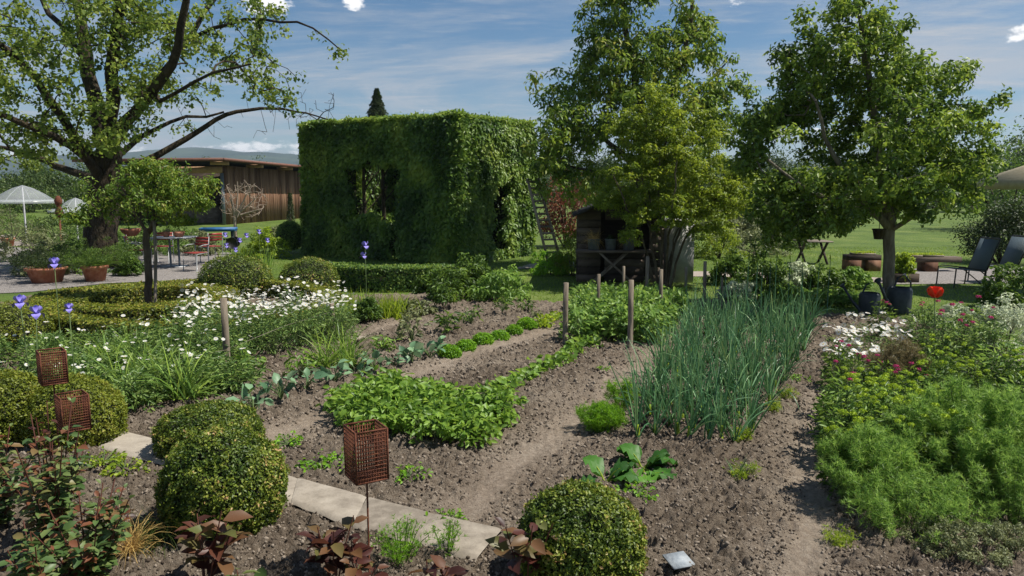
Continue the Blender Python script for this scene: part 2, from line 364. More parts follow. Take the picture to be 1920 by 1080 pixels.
for px, py, ra, re in ((420, 277, 60, 12), (500, 272, 70, 14), (560, 275, 60, 12), (803, 212, 26, 9), (680, 2, 45, 14), (1370, 2, 28, 12), (1912, 60, 26, 13), (500, 5, 50, 40), (250, 285, 70, 12), (30, 290, 80, 18), (1500, 250, 80, 8)):
    a0, e0 = ae(px, py); p_ = puff(a0, e0, ra / F0 * 1.25, re / F0 * 1.4)
    cum = p_ if cum is None else mth('MAXIMUM', cum, p_)
mx1 = N.new('ShaderNodeMixRGB'); hsv = N.new('ShaderNodeHueSaturation'); hsv.inputs['Saturation'].default_value = 1.12; hsv.inputs['Value'].default_value = .57; hsv.inputs['Hue'].default_value = .495; Lk.new(sky.outputs[0], hsv.inputs['Color']); Lk.new(veil, mx1.inputs[0]); Lk.new(hsv.outputs[0], mx1.inputs[1]); mx1.inputs[2].default_value = (3.5, 3.7, 4.0, 1)
mx2 = N.new('ShaderNodeMixRGB'); Lk.new(mth('MULTIPLY', cum, .95), mx2.inputs[0]); Lk.new(mx1.outputs[0], mx2.inputs[1]); mx2.inputs[2].default_value = (8.2, 8.1, 8.0, 1)
Lk.new(mx2.outputs[0], bg.inputs['Color'])
vs = scene.view_settings; vs.view_transform = 'Standard'; vs.look = 'None'; vs.exposure = 0.55; vs.gamma = 1.0
scene.cycles.use_denoising = True
scene.cycles.max_bounces = 6; scene.cycles.transparent_max_bounces = 8; scene.cycles.diffuse_bounces = 3; scene.cycles.glossy_bounces = 2
scene.cycles.use_adaptive_sampling = True
# ================================================================== SETTING
def poly_px(pts, z=0.0): return [G(x, y, 0)[:2] for x, y in pts]
def inside(poly, X, Y):
    c = np.zeros(X.shape, bool); n = len(poly)
    for i in range(n):
        x1, y1 = poly[i]; x2, y2 = poly[(i + 1) % n]
        k = ((y1 > Y) != (y2 > Y)) & (X < (x2 - x1) * (Y - y1) / (y2 - y1 + 1e-12) + x1); c ^= k
    return c
def seg_dist(pts, X, Y):
    d = np.full(X.shape, 1e9)
    for (x1, y1), (x2, y2) in zip(pts[:-1], pts[1:]):
        dx, dy = x2 - x1, y2 - y1; t = np.clip(((X - x1) * dx + (Y - y1) * dy) / (dx * dx + dy * dy), 0, 1)
        d = np.minimum(d, np.hypot(X - x1 - t * dx, Y - y1 - t * dy))
    return d
def sheet(name, pts, m, z, label=None):
    """flat sheet cut to a surveyed outline"""
    q = poly_px(pts); me = bpy.data.meshes.new(name)
    me.from_pydata([(a, b_, z) for a, b_ in q], [], [list(range(len(q)))]); me.materials.append(m); me.update()
    o = link(name, me); o['kind'] = 'structure'; return o
# lawn: one sheet out to the horizon
M['lawn'] = mat('lawn', [(.045, .080, .014), (.085, .135, .020), (.15, .185, .045)], .55, .9, .8, detail=10, bscale=30, bdist=.05, coord='Object')
me = bpy.data.meshes.new('lawn'); me.from_pydata([(-4000, -60, 0), (4000, -60, 0), (4000, 5200, 0), (-4000, 5200, 0)], [], [(0, 1, 2, 3)]); me.materials.append(M['lawn'])
link('ground', me)['kind'] = 'structure'
# hills
xs = np.linspace(-3600, 3600, 260); ys = np.linspace(1500, 3600, 60); XX, YY = np.meshgrid(xs, ys)
q = np.stack([XX / 520, YY / 900, 0 * XX], -1)
prof = np.sin(np.clip((YY - 1500) / 2100, 0, 1) * math.pi) ** .8
ang = XX / YY
H = prof * (118 + 55 * vnoise(q, 3) + 26 * vnoise(q * 3, 4) + 9 * vnoise(q * 11, 5) + 70 * np.exp(-((ang + .40) / .16) ** 2)) - 40
H += prof * 5 * vnoise(q * 40, 8)
H = np.where(H > 0, H * .62, H)
V = np.stack([XX, YY, H], -1).reshape(-1, 3); i = np.arange(59)[:, None] * 260; j = np.arange(259)[None]
Fq = np.stack([i + j, i + j + 1, i + j + 261, i + j + 260], -1).reshape(-1, 4)
M['hill'] = mat('wooded_hill', [(.010, .022, .012), (.018, .038, .018), (.05, .075, .035)], .006, .95, .6, detail=9, bscale=.05, bdist=4)
link('hills', mesh_from('hills', V, [Fq], M['hill'], smooth=True))['kind'] = 'structure'

# soil of the vegetable garden
SOIL = poly_px([(-900, 1500), (-700, 700), (-300, 640), (60, 560), (380, 540), (600, 520), (640, 560), (800, 556), (860, 545), (960, 566), (1050, 572), (1340, 566), (1470, 590), (1560, 596), (1700, 606), (1860, 640), (1890, 700), (2100, 720), (2700, 900), (2700, 1500)])
LANES = [[G(*p)[:2] for p in L] for L in ([(500, 830), (600, 790), (740, 722), (880, 668), (1040, 622)],
        [(880, 960), (960, 880), (1060, 815), (1150, 735), (1260, 640)], [(1500, 1100), (1530, 960), (1510, 860), (1560, 740)], [(640, 650), (700, 625), (800, 590)])]
LW = (.20, .22, .16, .12)
nx, ny = 820, 820
# spacing follows distance so that near clods stay sharp
gx = np.linspace(-1, 1, nx); gy = np.linspace(0, 1, ny) ** 1.5
YY = 2.4 + gy[:, None] * 12.4 + 0 * gx[None]; XX = gx[None] * (3.6 + YY * .52)
lane = np.ones_like(XX)
for L, wd in zip(LANES, LW):
    d = seg_dist(L, XX, YY) + .10 * (vnoise(np.stack([XX * 5, YY * 5, 0 * XX], -1), 9) - .5); lane = np.minimum(lane, np.clip((d - wd * .2) / (wd * 2.2), 0, 1) ** .7)
q = np.stack([XX, YY, 0 * XX], -1)
hh = .035 * vnoise(q * 1.6, 1) + .035 * (.25 + .75 * lane) * (vnoise(q * 9, 2) - .3) + (.2 + .8 * lane) * (.056 * np.abs(2 * vnoise(q * 13, 5) - 1) + .044 * np.abs(2 * vnoise(q * 27, 6) - 1) + .024 * np.abs(2 * vnoise(q * 52, 16) - 1) - .035) + .02 * lane - .004
hh = np.maximum(hh, .004) + .004
PF = [(120, 786), (215, 812), (300, 835), (430, 868), (560, 906), (690, 942), (815, 974), (945, 1002)]; PN = [(60, 812), (175, 846), (285, 876), (410, 914), (545, 955), (660, 1000), (775, 1030), (890, 1066)]
dm = seg_dist([(G(*a_)[:2] + G(*b_)[:2]) / 2 for a_, b_ in zip(PF, PN)], XX, YY); hh = hh * np.clip((dm - .12) / .16, .12, 1) ** .8
ins = inside(SOIL, XX, YY)
# smooth the bed edge down to the grass
V = np.stack([XX, YY, hh], -1).reshape(-1, 3); i = np.arange(ny - 1)[:, None] * nx; j = np.arange(nx - 1)[None]
Fq = np.stack([i + j, i + j + 1, i + j + nx + 1, i + j + nx], -1).reshape(-1, 4)
keep = ins.reshape(-1)[Fq].all(1); Fq = Fq[keep]
SOIL_H = (gx, gy, hh)
def soil_z(x, y):
    fy = (np.clip((y - 2.4) / 12.4, 0, 1)) ** (1 / 1.5); fx = np.clip(x / (3.6 + y * .52), -1, 1)
    return hh[np.clip((fy * (ny - 1)).astype(int), 0, ny - 1), np.clip(((fx + 1) / 2 * (nx - 1)).astype(int), 0, nx - 1)]
m, nt_, b, out = newmat('soil'); N = nt_.nodes; Lk = nt_.links
tc_ = N.new('ShaderNodeTexCoord'); at = N.new('ShaderNodeAttribute'); at.attribute_name = 'rnd'
n1 = N.new('ShaderNodeTexNoise'); n1.inputs['Scale'].default_value = 26; n1.inputs['Detail'].default_value = 8; n1.inputs['Roughness'].default_value = .7
n2 = N.new('ShaderNodeTexNoise'); n2.inputs['Scale'].default_value = 1.1; n2.inputs['Detail'].default_value = 5
for n_ in (n1, n2): Lk.new(tc_.outputs['Object'], n_.inputs['Vector'])
ad = N.new('ShaderNodeMath'); ad.operation = 'MULTIPLY_ADD'; ad.inputs[1].default_value = .5; Lk.new(n2.outputs['Fac'], ad.inputs[0])
h_ = N.new('ShaderNodeMath'); h_.operation = 'MULTIPLY'; h_.inputs[1].default_value = .75; Lk.new(n1.outputs['Fac'], h_.inputs[0]); Lk.new(h_.outputs[0], ad.inputs[2])
rp = ramp(nt_, [(.058, .044, .032), (.145, .115, .086), (.25, .21, .165)], ad.outputs[0], [.40, .58, .78])
rp2 = ramp(nt_, [(.16, .124, .092), (.26, .21, .162), (.36, .305, .245)], ad.outputs[0], [.40, .6, .8])
mxx = N.new('ShaderNodeMixRGB'); Lk.new(at.outputs['Fac'], mxx.inputs[0]); Lk.new(rp2.outputs[0], mxx.inputs[1]); Lk.new(rp.outputs[0], mxx.inputs[2]); Lk.new(mxx.outputs[0], b.inputs['Base Color'])
b.inputs['Roughness'].default_value = .95; b.inputs['Specular IOR Level'].default_value = .1
n3 = N.new('ShaderNodeTexNoise'); n3.inputs['Scale'].default_value = 60; n3.inputs['Detail'].default_value = 6; n3.inputs['Roughness'].default_value = .7; Lk.new(tc_.outputs['Object'], n3.inputs['Vector'])
bp = N.new('ShaderNodeBump'); bp.inputs['Strength'].default_value = 1.0; bp.inputs['Distance'].default_value = .03; Lk.new(n3.outputs['Fac'], bp.inputs['Height']); Lk.new(bp.outputs[0], b.inputs['Normal'])
M['soil'] = m
# drop unused vertices
us = np.unique(Fq); remap = np.zeros(len(V), int); remap[us] = np.arange(len(us))
link('soil_beds', mesh_from('soil_beds', V[us], [remap[Fq]], m, lane.reshape(-1)[us]))['kind'] = 'structure'
# loose clods and crumbs
M['clod'] = mat('clod', [(.058, .044, .032), (.135, .108, .082), (.24, .20, .158)], 9, .95, .6, usernd=.8)
ico = np.array([[0, 0, 1], [.9, 0, .35], [.28, .85, .4], [-.73, .5, .35], [-.7, -.55, .4], [.3, -.8, .35], [.7, .5, -.4], [-.3, .8, -.4], [-.9, 0, -.35], [-.2, -.85, -.45], [.75, -.5, -.35], [0, 0, -.8]])
icf = np.array([[0, 1, 2], [0, 2, 3], [0, 3, 4], [0, 4, 5], [0, 5, 1], [1, 6, 2], [2, 7, 3], [3, 8, 4], [4, 9, 5], [5, 10, 1], [2, 6, 7], [3, 7, 8], [4, 8, 9], [5, 9, 10], [1, 10, 6], [11, 7, 6], [11, 8, 7], [11, 9, 8], [11, 10, 9], [11, 6, 10]])
n = 90000
py = 1150 - (1150 - 575) * R.random(n) ** .75; pxx = R.uniform(-30, 1950, n)
D0 = np.array([G(960, y)[1] for y in np.linspace(560, 1160, 200)]); Y = np.interp(py, np.linspace(560, 1160, 200), D0); X = (pxx - 960) / F0 * Y * (1 / .99)
ok = inside(SOIL, X, Y)
for L, wd in zip(LANES, LW): ok &= (seg_dist(L, X, Y) > wd * R.uniform(.3, 1.1, n))
X, Y = X[ok], Y[ok]; n = len(X)
s = .0035 + .0135 * R.random(n) ** 3; s *= np.clip(Y / 6, .8, 1.6)
Cn = np.stack([X, Y, soil_z(X, Y) + s * .25], -1)
Vc = Cn[:, None] + ico[None] * s[:, None, None] * R.uniform(.6, 1.3, (n, 1, 3)) * R.uniform(.75, 1.25, (n, 12, 1))
acc = Acc(); acc.add(Vc.reshape(-1, 3), (icf[None] + (np.arange(n) * 12)[:, None, None]).reshape(-1, 3), np.repeat(R.random(n), 12))
o = acc.build('soil_clods', M['clod']); tag(o, 'loose brown crumbs and clods lying over the dug soil', 'soil clods', kind='stuff')

# stone path across the front
acc = Acc()
far = [(120, 786), (215, 812), (300, 835), (430, 868), (560, 906), (690, 942), (815, 974), (945, 1002)]
near = [(60, 812), (175, 846), (285, 876), (410, 914), (545, 955), (660, 1000), (775, 1030), (890, 1066)]
for k in range(len(far) - 1):
    a, b_, c, d = [G(*p)[:2] for p in (far[k], far[k + 1], near[k + 1], near[k])]
    cen = (a + b_ + c + d) / 4; q4 = [cen + (p - cen) * .999 for p in (a, b_, c, d)]
    # subdivided worn slab
    u = np.linspace(0, 1, 15); uu, vv = np.meshgrid(u, u)
    Pq = ((1 - uu) * (1 - vv))[..., None] * q4[0] + (uu * (1 - vv))[..., None] * q4[1] + (uu * vv)[..., None] * q4[2] + ((1 - uu) * vv)[..., None] * q4[3]
    e = np.minimum.reduce([uu, 1 - uu, vv, 1 - vv])
    Pq = Pq + (vnoise(np.concatenate([Pq * 9, 0 * Pq[..., :1] + k], -1), 4) - .5)[..., None] * .012 * (e < .01)[..., None]
    z = .050 - .020 * (np.minimum(vv, 1 - vv) < .01) - .007 * (np.minimum(uu, 1 - uu) < .01) + .006 * vnoise(np.concatenate([Pq * 6, 0 * Pq[..., :1] + k], -1), 2) + .004 * random.random()
    Vs = np.concatenate([Pq, z[..., None]], -1).reshape(-1, 3); i = np.arange(14)[:, None] * 15; j = np.arange(14)[None]
    acc.add(Vs, np.stack([i + j, i + j + 15, i + j + 16, i + j + 1], -1).reshape(-1, 4), random.random())
acc.build('garden_path', M['stone'])['kind'] = 'structure'
# gravel terraces, far paths
M['gravel_l'] = M['gravel']
sheet('gravel_terrace', [(-400, 570), (-400, 462), (10, 462), (120, 474), (240, 470), (430, 474), (480, 492), (440, 520), (380, 524), (200, 532), (60, 548)], M['gravel'], .012)
sheet('terrace_paving', [(-600, 462), (-300, 440), (20, 440), (75, 462)], M['paving'], .016)
sheet('gravel_path', [(1655, 534), (1680, 505), (1900, 503), (2300, 500), (2300, 545), (1890, 532)], M['gravel'], .012)
sheet('back_path', [(1180, 518), (1180, 509), (1400, 510), (1660, 522), (1660, 532), (1400, 520)], M['paving'], .012)
sheet('side_path', [(1878, 700), (1872, 662), (2100, 668), (2300, 760)], M['paving'], .06)
sheet('far_path', [(960, 505), (1000, 494), (1090, 492), (1090, 500)], M['paving'], .012)

# grass blades over the near lawn
n = 60000; Y = R.uniform(11.5, 26, n); X = R.uniform(-.42, .66, n) * Y
ok = ~inside(SOIL, X, Y)
for nm in ('gravel_terrace', 'gravel_path', 'back_path'):
    pl = [(v.co.x, v.co.y) for v in bpy.data.objects[nm].data.vertices]; ok &= ~inside(pl, X, Y)
X, Y = X[ok], Y[ok]; acc = Acc(); B = np.stack([X, Y, 0 * X], -1)
blades(acc, B, R.normal(size=(len(X), 3)) * .45 + [0, 0, 1], R.uniform(.03, .075, len(X)), .010, .8, seg=2)
tag(acc.build('lawn_grass', M['grass']), 'short green lawn grass between beds, hedges and path', 'grass', kind='stuff')

# haze round everything
hz = Acc(); hz.box((0, 1900, 83), (8200, 4600, 172))
mh, nh, bh, oh = newmat('haze'); nh.nodes.remove(bh); pv = nh.nodes.new('ShaderNodeVolumePrincipled'); pv.inputs['Color'].default_value = (.62, .76, .95, 1); pv.inputs['Density'].default_value = .00021
pv.inputs['Anisotropy'].default_value = .2
nh.links.new(pv.outputs[0], oh.inputs['Volume'])
o = hz.build('haze', mh); tag(o, 'thin blue haze of air over the garden and hills', 'haze', kind='stuff')
# ================================================================== TREES
def lump_points(lumps, n, off=(0, 0, 0), shell=.0, thin=0.0):
    """random points inside crown lumps (px, py, rx_px, ry_px, distance, depth radius)"""
    vol = np.array([l[2] * l[3] * l[5] for l in lumps], float) ** .8; vol /= vol.sum(); out = []
    for l, v in zip(lumps, vol):
        c = P(l[0], l[1], l[4]); s = l[4] / F0; k = max(3, int(n * v))
        d = sph(k); r = R.uniform(shell, 1, k) ** (1 / 2.2)
        out.append(c + d * r[:, None] * [l[2] * s, l[5], l[3] * s])
    p = np.concatenate(out)
    p[:, 2] = np.maximum(p[:, 2], .25)
    if thin:
        k = vnoise(p * 1.1, 21) > thin; p = p[k]
    return p - np.asarray(off)
ROOTS = []
def grow(limbs, targets, tip=.006, seg=.35, wob=.12, low=.25, rmax=None, arc=.12, bj=.09):
    """limbs: [(polyline, r0, r1)]; twigs run from the nearest branch to every target. Returns tube list and twig ends"""
    pos, par, expl = [], [], []
    for pl, r0, r1, at in limbs:
        pl = np.asarray(pl, float); L = np.r_[0, np.cumsum(np.linalg.norm(np.diff(pl, axis=0), axis=1))]
        k = max(3, int(L[-1] / seg) + 1); t = np.linspace(0, L[-1], k)
        # smooth resample
        pp = np.stack([np.interp(t, L, pl[:, i]) for i in range(3)], 1)
        for _ in range(2): pp[1:-1] = (pp[:-2] + 2 * pp[1:-1] + pp[2:]) / 4
        pp[1:-1] += R.normal(size=(k - 2, 3)) * wob * seg * .25
        prev = -1
        if at and pos:
            A = np.array(pos); prev = int(np.argmin(np.linalg.norm(A - pp[0], axis=1)))
        for i in range(k):
            pos.append(pp[i]); par.append(prev); expl.append(r0 + (r1 - r0) * i / (k - 1)); prev = len(pos) - 1
    n0 = len(pos); A = np.array(pos); targets = np.asarray(targets)
    d0 = np.min(np.linalg.norm(targets[:, None] - A[None], axis=2), axis=1)
    ends, chains = [], []
    buf = np.zeros((n0 + len(targets) * 12, 3)); buf[:n0] = A; cnt = n0
    for ti in np.argsort(d0):
        t = targets[ti]; dv = t - buf[:cnt]; dist = np.linalg.norm(dv, axis=1)
        cost = dist + low * np.maximum(0, buf[:cnt, 2] - t[2])
        s = int(np.argmin(cost)); L = dist[s]; k = int(np.clip(L / seg, 1, 8)) + 1
        a = buf[s]; mid = (a + t) / 2 + np.array([0, 0, arc * L]) + R.normal(size=3) * bj * L
        prev = s; ch = [s]
        for q_ in range(1, k + 1):
            u = q_ / k; p_ = (1 - u) ** 2 * a + 2 * u * (1 - u) * mid + u * u * t
            if q_ < k: p_ = p_ + R.normal(size=3) * wob * .12 * L / k
            buf[cnt] = p_; pos.append(p_); par.append(prev); expl.append(0); prev = cnt; ch.append(cnt); cnt += 1
        chains.append(ch); ends.append(t)
    n = cnt; rad = np.zeros(n); load = np.zeros(n)
    for i in range(n - 1, -1, -1):
        load[i] = max(load[i], tip ** 2.3)
        if par[i] >= 0: load[par[i]] += load[i]
    rad = load ** (1 / 2.3); ex = np.array(expl)
    rad = np.where(ex > 0, ex, rad)
    if rmax: rad = np.where(ex > 0, rad, np.minimum(rad, rmax))
    P_ = np.array(pos); tubes = []
    ROOTS.clear(); root_ = []
    for i in range(n): root_.append(i if par[i] < 0 else root_[par[i]])
    i = 0
    for pl, r0, r1, at in limbs:
        ROOTS.append(root_[i]); k = max(3, int(np.linalg.norm(np.diff(np.asarray(pl, float), axis=0), axis=1).sum() / seg) + 1)
        ids = list(range(i, i + k)); i += k
        if par[ids[0]] >= 0: ids = [par[ids[0]]] + ids; rr = np.r_[rad[ids[1]], rad[ids[1:]]]
        else: rr = rad[ids]
        tubes.append((P_[ids], rr, 10))
    for ch in chains:
        ROOTS.append(root_[ch[0]]); rr = rad[ch].copy(); rr[0] = rr[1]; tubes.append((P_[ch], rr, 4 if rr[1] < .02 else 6))
    return tubes, np.array(ends), chains, P_
def add_tubes(acc, tubes, amp=0.0):
    for p, r, n in tubes:
        acc.tube(p, r, n, cap=False)

def big_tree(name, label, cat, base, limbs, targets, leafm, barkm, L, nleaf, rc, asp=.6, tip=.006, trunk_first=1, group=None, T=T4, droop=.5, up=.3, bare=None, wob=.3, along=.5, seg=.35, flat=.8):
    b0 = np.asarray(base, float); t = thing(name, label, cat, b0, group)
    limbs = [(np.asarray(p_, float) - b0, a_, c_, e_) for p_, a_, c_, e_ in limbs]; tg = np.asarray(targets) - b0
    tubes, ends, chains, Pn = grow(limbs, tg, tip=tip, wob=wob, seg=seg)
    if trunk_first > 1:                 # many-stemmed: every stem carries its own branches
        for rt in sorted(set(ROOTS)):
            a = Acc(); add_tubes(a, [tb_ for tb_, r_ in zip(tubes, ROOTS) if r_ == rt]); a.build('stem', barkm, t, smooth=True)
    else:
        a = Acc(); add_tubes(a, tubes[:1]); a.build('trunk', barkm, t, smooth=True)
    a = Acc(); add_tubes(a, tubes[trunk_first:] if trunk_first == 1 else [])
    if bare is not None:
        tb, e2, _, _ = grow([(np.asarray(bare[0]) - b0, bare[1], bare[2], False)], np.asarray(bare[3]) - b0, tip=.005, wob=.12, seg=.3, low=-.1, arc=-.02, bj=.03); add_tubes(a, tb)
    if a.n: a.build('branches', barkm, t, smooth=True)
    c = Acc()
    cr = R.uniform(.2, .8, len(ends))
    clumps(c, ends, rc * R.uniform(.6, 1.25, len(ends)), nleaf, L, asp, .5, T, droop, flat, up, cr=cr)
    mids = np.array([Pn[i] for ch in chains for i in ch[len(ch) // 2:]])
    if along and len(mids):
        mids = mids[R.random(len(mids)) < along]; clumps(c, mids, rc * .6, max(3, nleaf // 3), L, asp, .5, T, droop, flat, up)
    c.build('crown', leafm, t)
    return t

# --- the old linden on the terrace, left
D = 19.5; b0 = G(190, 497)
b0 = np.array([P(190, 480, D)[0], D, 0])
L_ = lambda *p: [P(x, y, D + o) for x, y, o in p]
limbs = [([b0 + [0, 0, -.1], b0 + [0, 0, .5]] + L_((192, 400, 0), (198, 330, 0), (205, 280, 0)), .45, .31, False),
         (L_((200, 285, 0), (175, 180, .3), (160, 90, .6), (140, -40, 1)), .22, .11, True),
         (L_((205, 290, 0), (212, 170, -.6), (215, 60, -1), (235, -60, -1.4)), .19, .10, True),
         (L_((208, 285, 0), (240, 225, .5), (290, 160, 1), (345, 80, 1.5), (420, -30, 2)), .12, .055, True),
         (L_((205, 270, 0), (262, 200, -1), (320, 140, -1.6), (335, 70, -2), (350, -40, -2.4)), .16, .07, True),
         (L_((190, 320, 0), (130, 240, -.8), (80, 165, -1.4), (30, 100, -2), (-60, 40, -2.5)), .13, .06, True),
         (L_((195, 335, 0), (140, 270, -1.6), (60, 235, -2.2), (-60, 200, -3)), .13, .05, True),
         (L_((200, 345, 0), (130, 320, 1), (60, 290, 2), (-30, 270, 2.6)), .12, .05, True),
         (L_((212, 300, 0), (300, 225, 1.5), (350, 222, 2), (420, 210, 2.5)), .08, .03, True),
         (L_((160, 110, .6), (100, 40, 1), (60, -40, 1.4)), .10, .05, True),
         (L_((345, 80, 1.5), (420, 40, 1.2), (520, 35, .8), (600, 50, .5), (640, 95, .4)), .06, .015, True),
         (L_((300, 190, -1.3), (400, 130, -2), (470, 120, -2.4)), .05, .02, True)]
lumps = [(60, 40, 130, 80, D - 1, 2.2), (190, 30, 130, 90, D - 1.5, 2.4), (330, 40, 110, 70, D, 2.4), (430, 90, 80, 60, D - .5, 2), (470, 20, 90, 50, D + 1, 2),
         (60, 150, 110, 70, D - 2, 2.2), (190, 150, 90, 80, D - 2, 1.6), (300, 150, 70, 60, D + 1.2, 1.8), (500, 150, 50, 45, D, 1.5), (430, 165, 50, 30, D + 1, 1.2), (540, 190, 20, 30, D, .8),
         (60, 250, 110, 45, D - 1.5, 2.2), (170, 250, 80, 50, D - 2, 1.4), (300, 235, 60, 25, D + 1.5, 1.4), (60, 300, 90, 22, D + 1.5, 1.8), (600, 30, 40, 40, D + .8, .8), (630, 95, 12, 14, D + .4, .3), (-100, 120, 120, 160, D, 2.5)]
tg = lump_points(lumps, 1250, thin=.43)
bare_line = [b0 * 0 + p_ for p_ in L_((210, 335, .3), (285, 296, .6), (350, 262, .9), (405, 222, 1.2), (450, 205, 1.4), (520, 203, 1.7), (585, 214, 2), (615, 224, 2.1))]
bt = np.array([P(x, y, D + 1.4 + R.normal() * .25) for x, y in [(R.uniform(500, 632), R.uniform(165, 225)) for _ in range(75)] + [(R.uniform(330, 520), R.uniform(170, 262)) for _ in range(30)] + [(R.uniform(440, 560), R.uniform(210, 262)) for _ in range(8)]])
big_tree('linden_tree', 'large old tree with thick dark trunk and one long bare branch, on the gravel terrace', 'tree', b0, limbs, tg, M['lf_big'], M['bark_dark'], .105, 20, .28, asp=.75, tip=.0085, bare=(bare_line, .11, .015, bt), wob=.2, seg=.5, along=.35)
# bark burrs and ivy foot keep the trunk rough: built into the trunk material

# --- small weeping standard in the box ring
D = 12.0; b0 = np.array([P(280, 560, D)[0], D, 0])
top = P(283, 412, D)
limbs = [([b0, b0 + [.0, 0, .6], P(277, 470, D), P(276, 428, D)], .062, .052, False),
         ([P(277, 440, D), P(290, 405, D), P(300, 350, D)], .035, .02, True), ([P(277, 440, D), P(250, 390, D), P(225, 345, D)], .03, .015, True), ([P(277, 440, D), P(320, 385, D + .2), P(355, 345, D + .2)], .03, .015, True)]
lumps = [(290, 325, 70, 24, D, .6), (205, 352, 60, 24, D, .6), (180, 375, 50, 22, D - .2, .5), (370, 380, 30, 22, D, .4), (135, 405, 22, 14, D, .3), (150, 390, 25, 14, D, .3), (260, 315, 30, 16, D, .3), (395, 345, 18, 10, D, .3), (350, 350, 42, 22, D, .5), (300, 375, 70, 30, D - .2, .6), (190, 385, 35, 22, D, .4), (380, 365, 22, 18, D, .4), (225, 400, 28, 20, D, .3), (330, 405, 35, 22, D, .4), (160, 400, 22, 16, D, .3), (270, 310, 30, 12, D, .3)]
big_tree('weeping_tree', 'small weeping tree on a slim trunk inside the oval box hedge', 'tree', b0, limbs, lump_points(lumps, 340, thin=.38), M['lf_cherry'], M['bark'], .066, 24, .13, asp=.42, tip=.004, droop=1.2, seg=.2, up=.2)
a = Acc(); q0 = np.array([P(293, 560, D)[0], D - .1, 0]); a.tube([q0 - [0, 0, .1], P(292, 480, D - .1), P(289, 415, D - .1)], .026, 8)
tag(a.build('tree_stake', M['post']), 'thin round stake beside the trunk of the small weeping tree', 'stake')

# --- cherry tree behind the oven
D = 20.0; b0 = np.array([P(1212, 480, D)[0], D, 0])
limbs = [([b0, P(1212, 430, D), P(1210, 330, D), P(1205, 240, D)], .19, .13, False),
         ([P(1205, 250, D), P(1195, 150, D), P(1170, 40, D), P(1150, -80, D)], .11, .04, True), ([P(1207, 280, D), P(1255, 190, D), P(1290, 90, D), P(1300, -60, D)], .10, .04, True),
         ([P(1210, 330, D), P(1130, 260, D), P(1070, 210, D)], .09, .03, True), ([P(1207, 270, D), P(1290, 200, D + .5), P(1360, 120, D + .5)], .07, .02, True), ([P(1208, 340, D), P(1100, 320, D), P(1030, 300, D)], .07, .02, True)]
lumps = [(1085, 200, 80, 85, D, 1.6), (1050, 290, 62, 75, D - .5, 1.3), (1012, 190, 30, 60, D + .4, .7), (1030, 250, 30, 60, D, .8), (1130, 130, 55, 55, D, 1.4), (1230, 230, 120, 100, D - .2, 1.8), (1240, 110, 90, 50, D, 1.4), (1200, 60, 60, 40, D, 1.1), (1130, 40, 40, 60, D, .9), (1300, 40, 50, 55, D, .9),
         (1340, 90, 45, 30, D, .7), (1395, 110, 22, 25, D, .5), (1350, 170, 50, 40, D, .8), (1290, 300, 60, 60, D, 1.2), (1110, 340, 60, 50, D, 1), (1200, -30, 110, 40, D, 1.1), (1000, 190, 18, 14, D + .3, .4), (1390, 240, 30, 40, D, .8), (1370, 60, 30, 30, D, .5), (1410, 170, 18, 25, D, .4), (1330, 230, 50, 50, D, .9), (1100, 80, 25, 30, D, .5)]
big_tree('cherry_tree', 'tall green cherry tree rising behind the dark wooden oven shelter', 'tree', b0, limbs, lump_points(lumps, 1000, thin=.34), M['lf_cherry'], M['bark'], .150, 29, .29, asp=.40, tip=.006, droop=1.4, seg=.4, along=.25)

# --- multi-stemmed airy tree next to the oven
D = 15.6; b0 = np.array([P(1243, 540, D)[0], D, 0]); limbs = []
for dx, tx, ty, r in ((-14, 1150, 330, .030), (-8, 1190, 300, .034), (-2, 1235, 280, .036), (4, 1270, 300, .034), (8, 1310, 330, .034), (12, 1345, 370, .030), (0, 1215, 350, .026), (6, 1290, 400, .022)):
    s_ = b0 + [dx / F0 * D, R.normal() * .05, 0]; dp = R.normal() * .5
    limbs.append(([s_, P(1243 + dx + (tx - 1243) * .12, 490, D), P(1243 + (tx - 1243) * .45, 440 - (430 - ty) * .12, D + dp * .5), P(1243 + (tx - 1243) * .8, (ty + 430) / 2, D + dp), P(tx, ty, D + dp)], r, .010, False))
lumps = [(1245, 260, 60, 70, D, 1.0), (1200, 320, 75, 60, D, 1.1), (1290, 320, 80, 70, D, 1.1), (1140, 370, 60, 25, D, .8), (1340, 390, 70, 50, D, 1.0), (1240, 390, 90, 40, D - .3, 1.0), (1380, 330, 40, 50, D, .7), (1230, 190, 35, 40, D, .6), (1180, 240, 45, 40, D, .7), (1310, 240, 45, 40, D, .7), (1180, 440, 30, 25, D - .6, .3), (1300, 450, 35, 25, D - .3, .4)]
big_tree('shrub_tree', 'yellow-green airy tree with many thin stems fanning up beside the dark oven', 'tree', b0, limbs, lump_points(lumps, 760, thin=.25), M['lf_maple'], M['bark'], .066, 44, .18, asp=.55, tip=.0035, trunk_first=8, droop=.4, seg=.25, along=.4, flat=.45, up=.8)

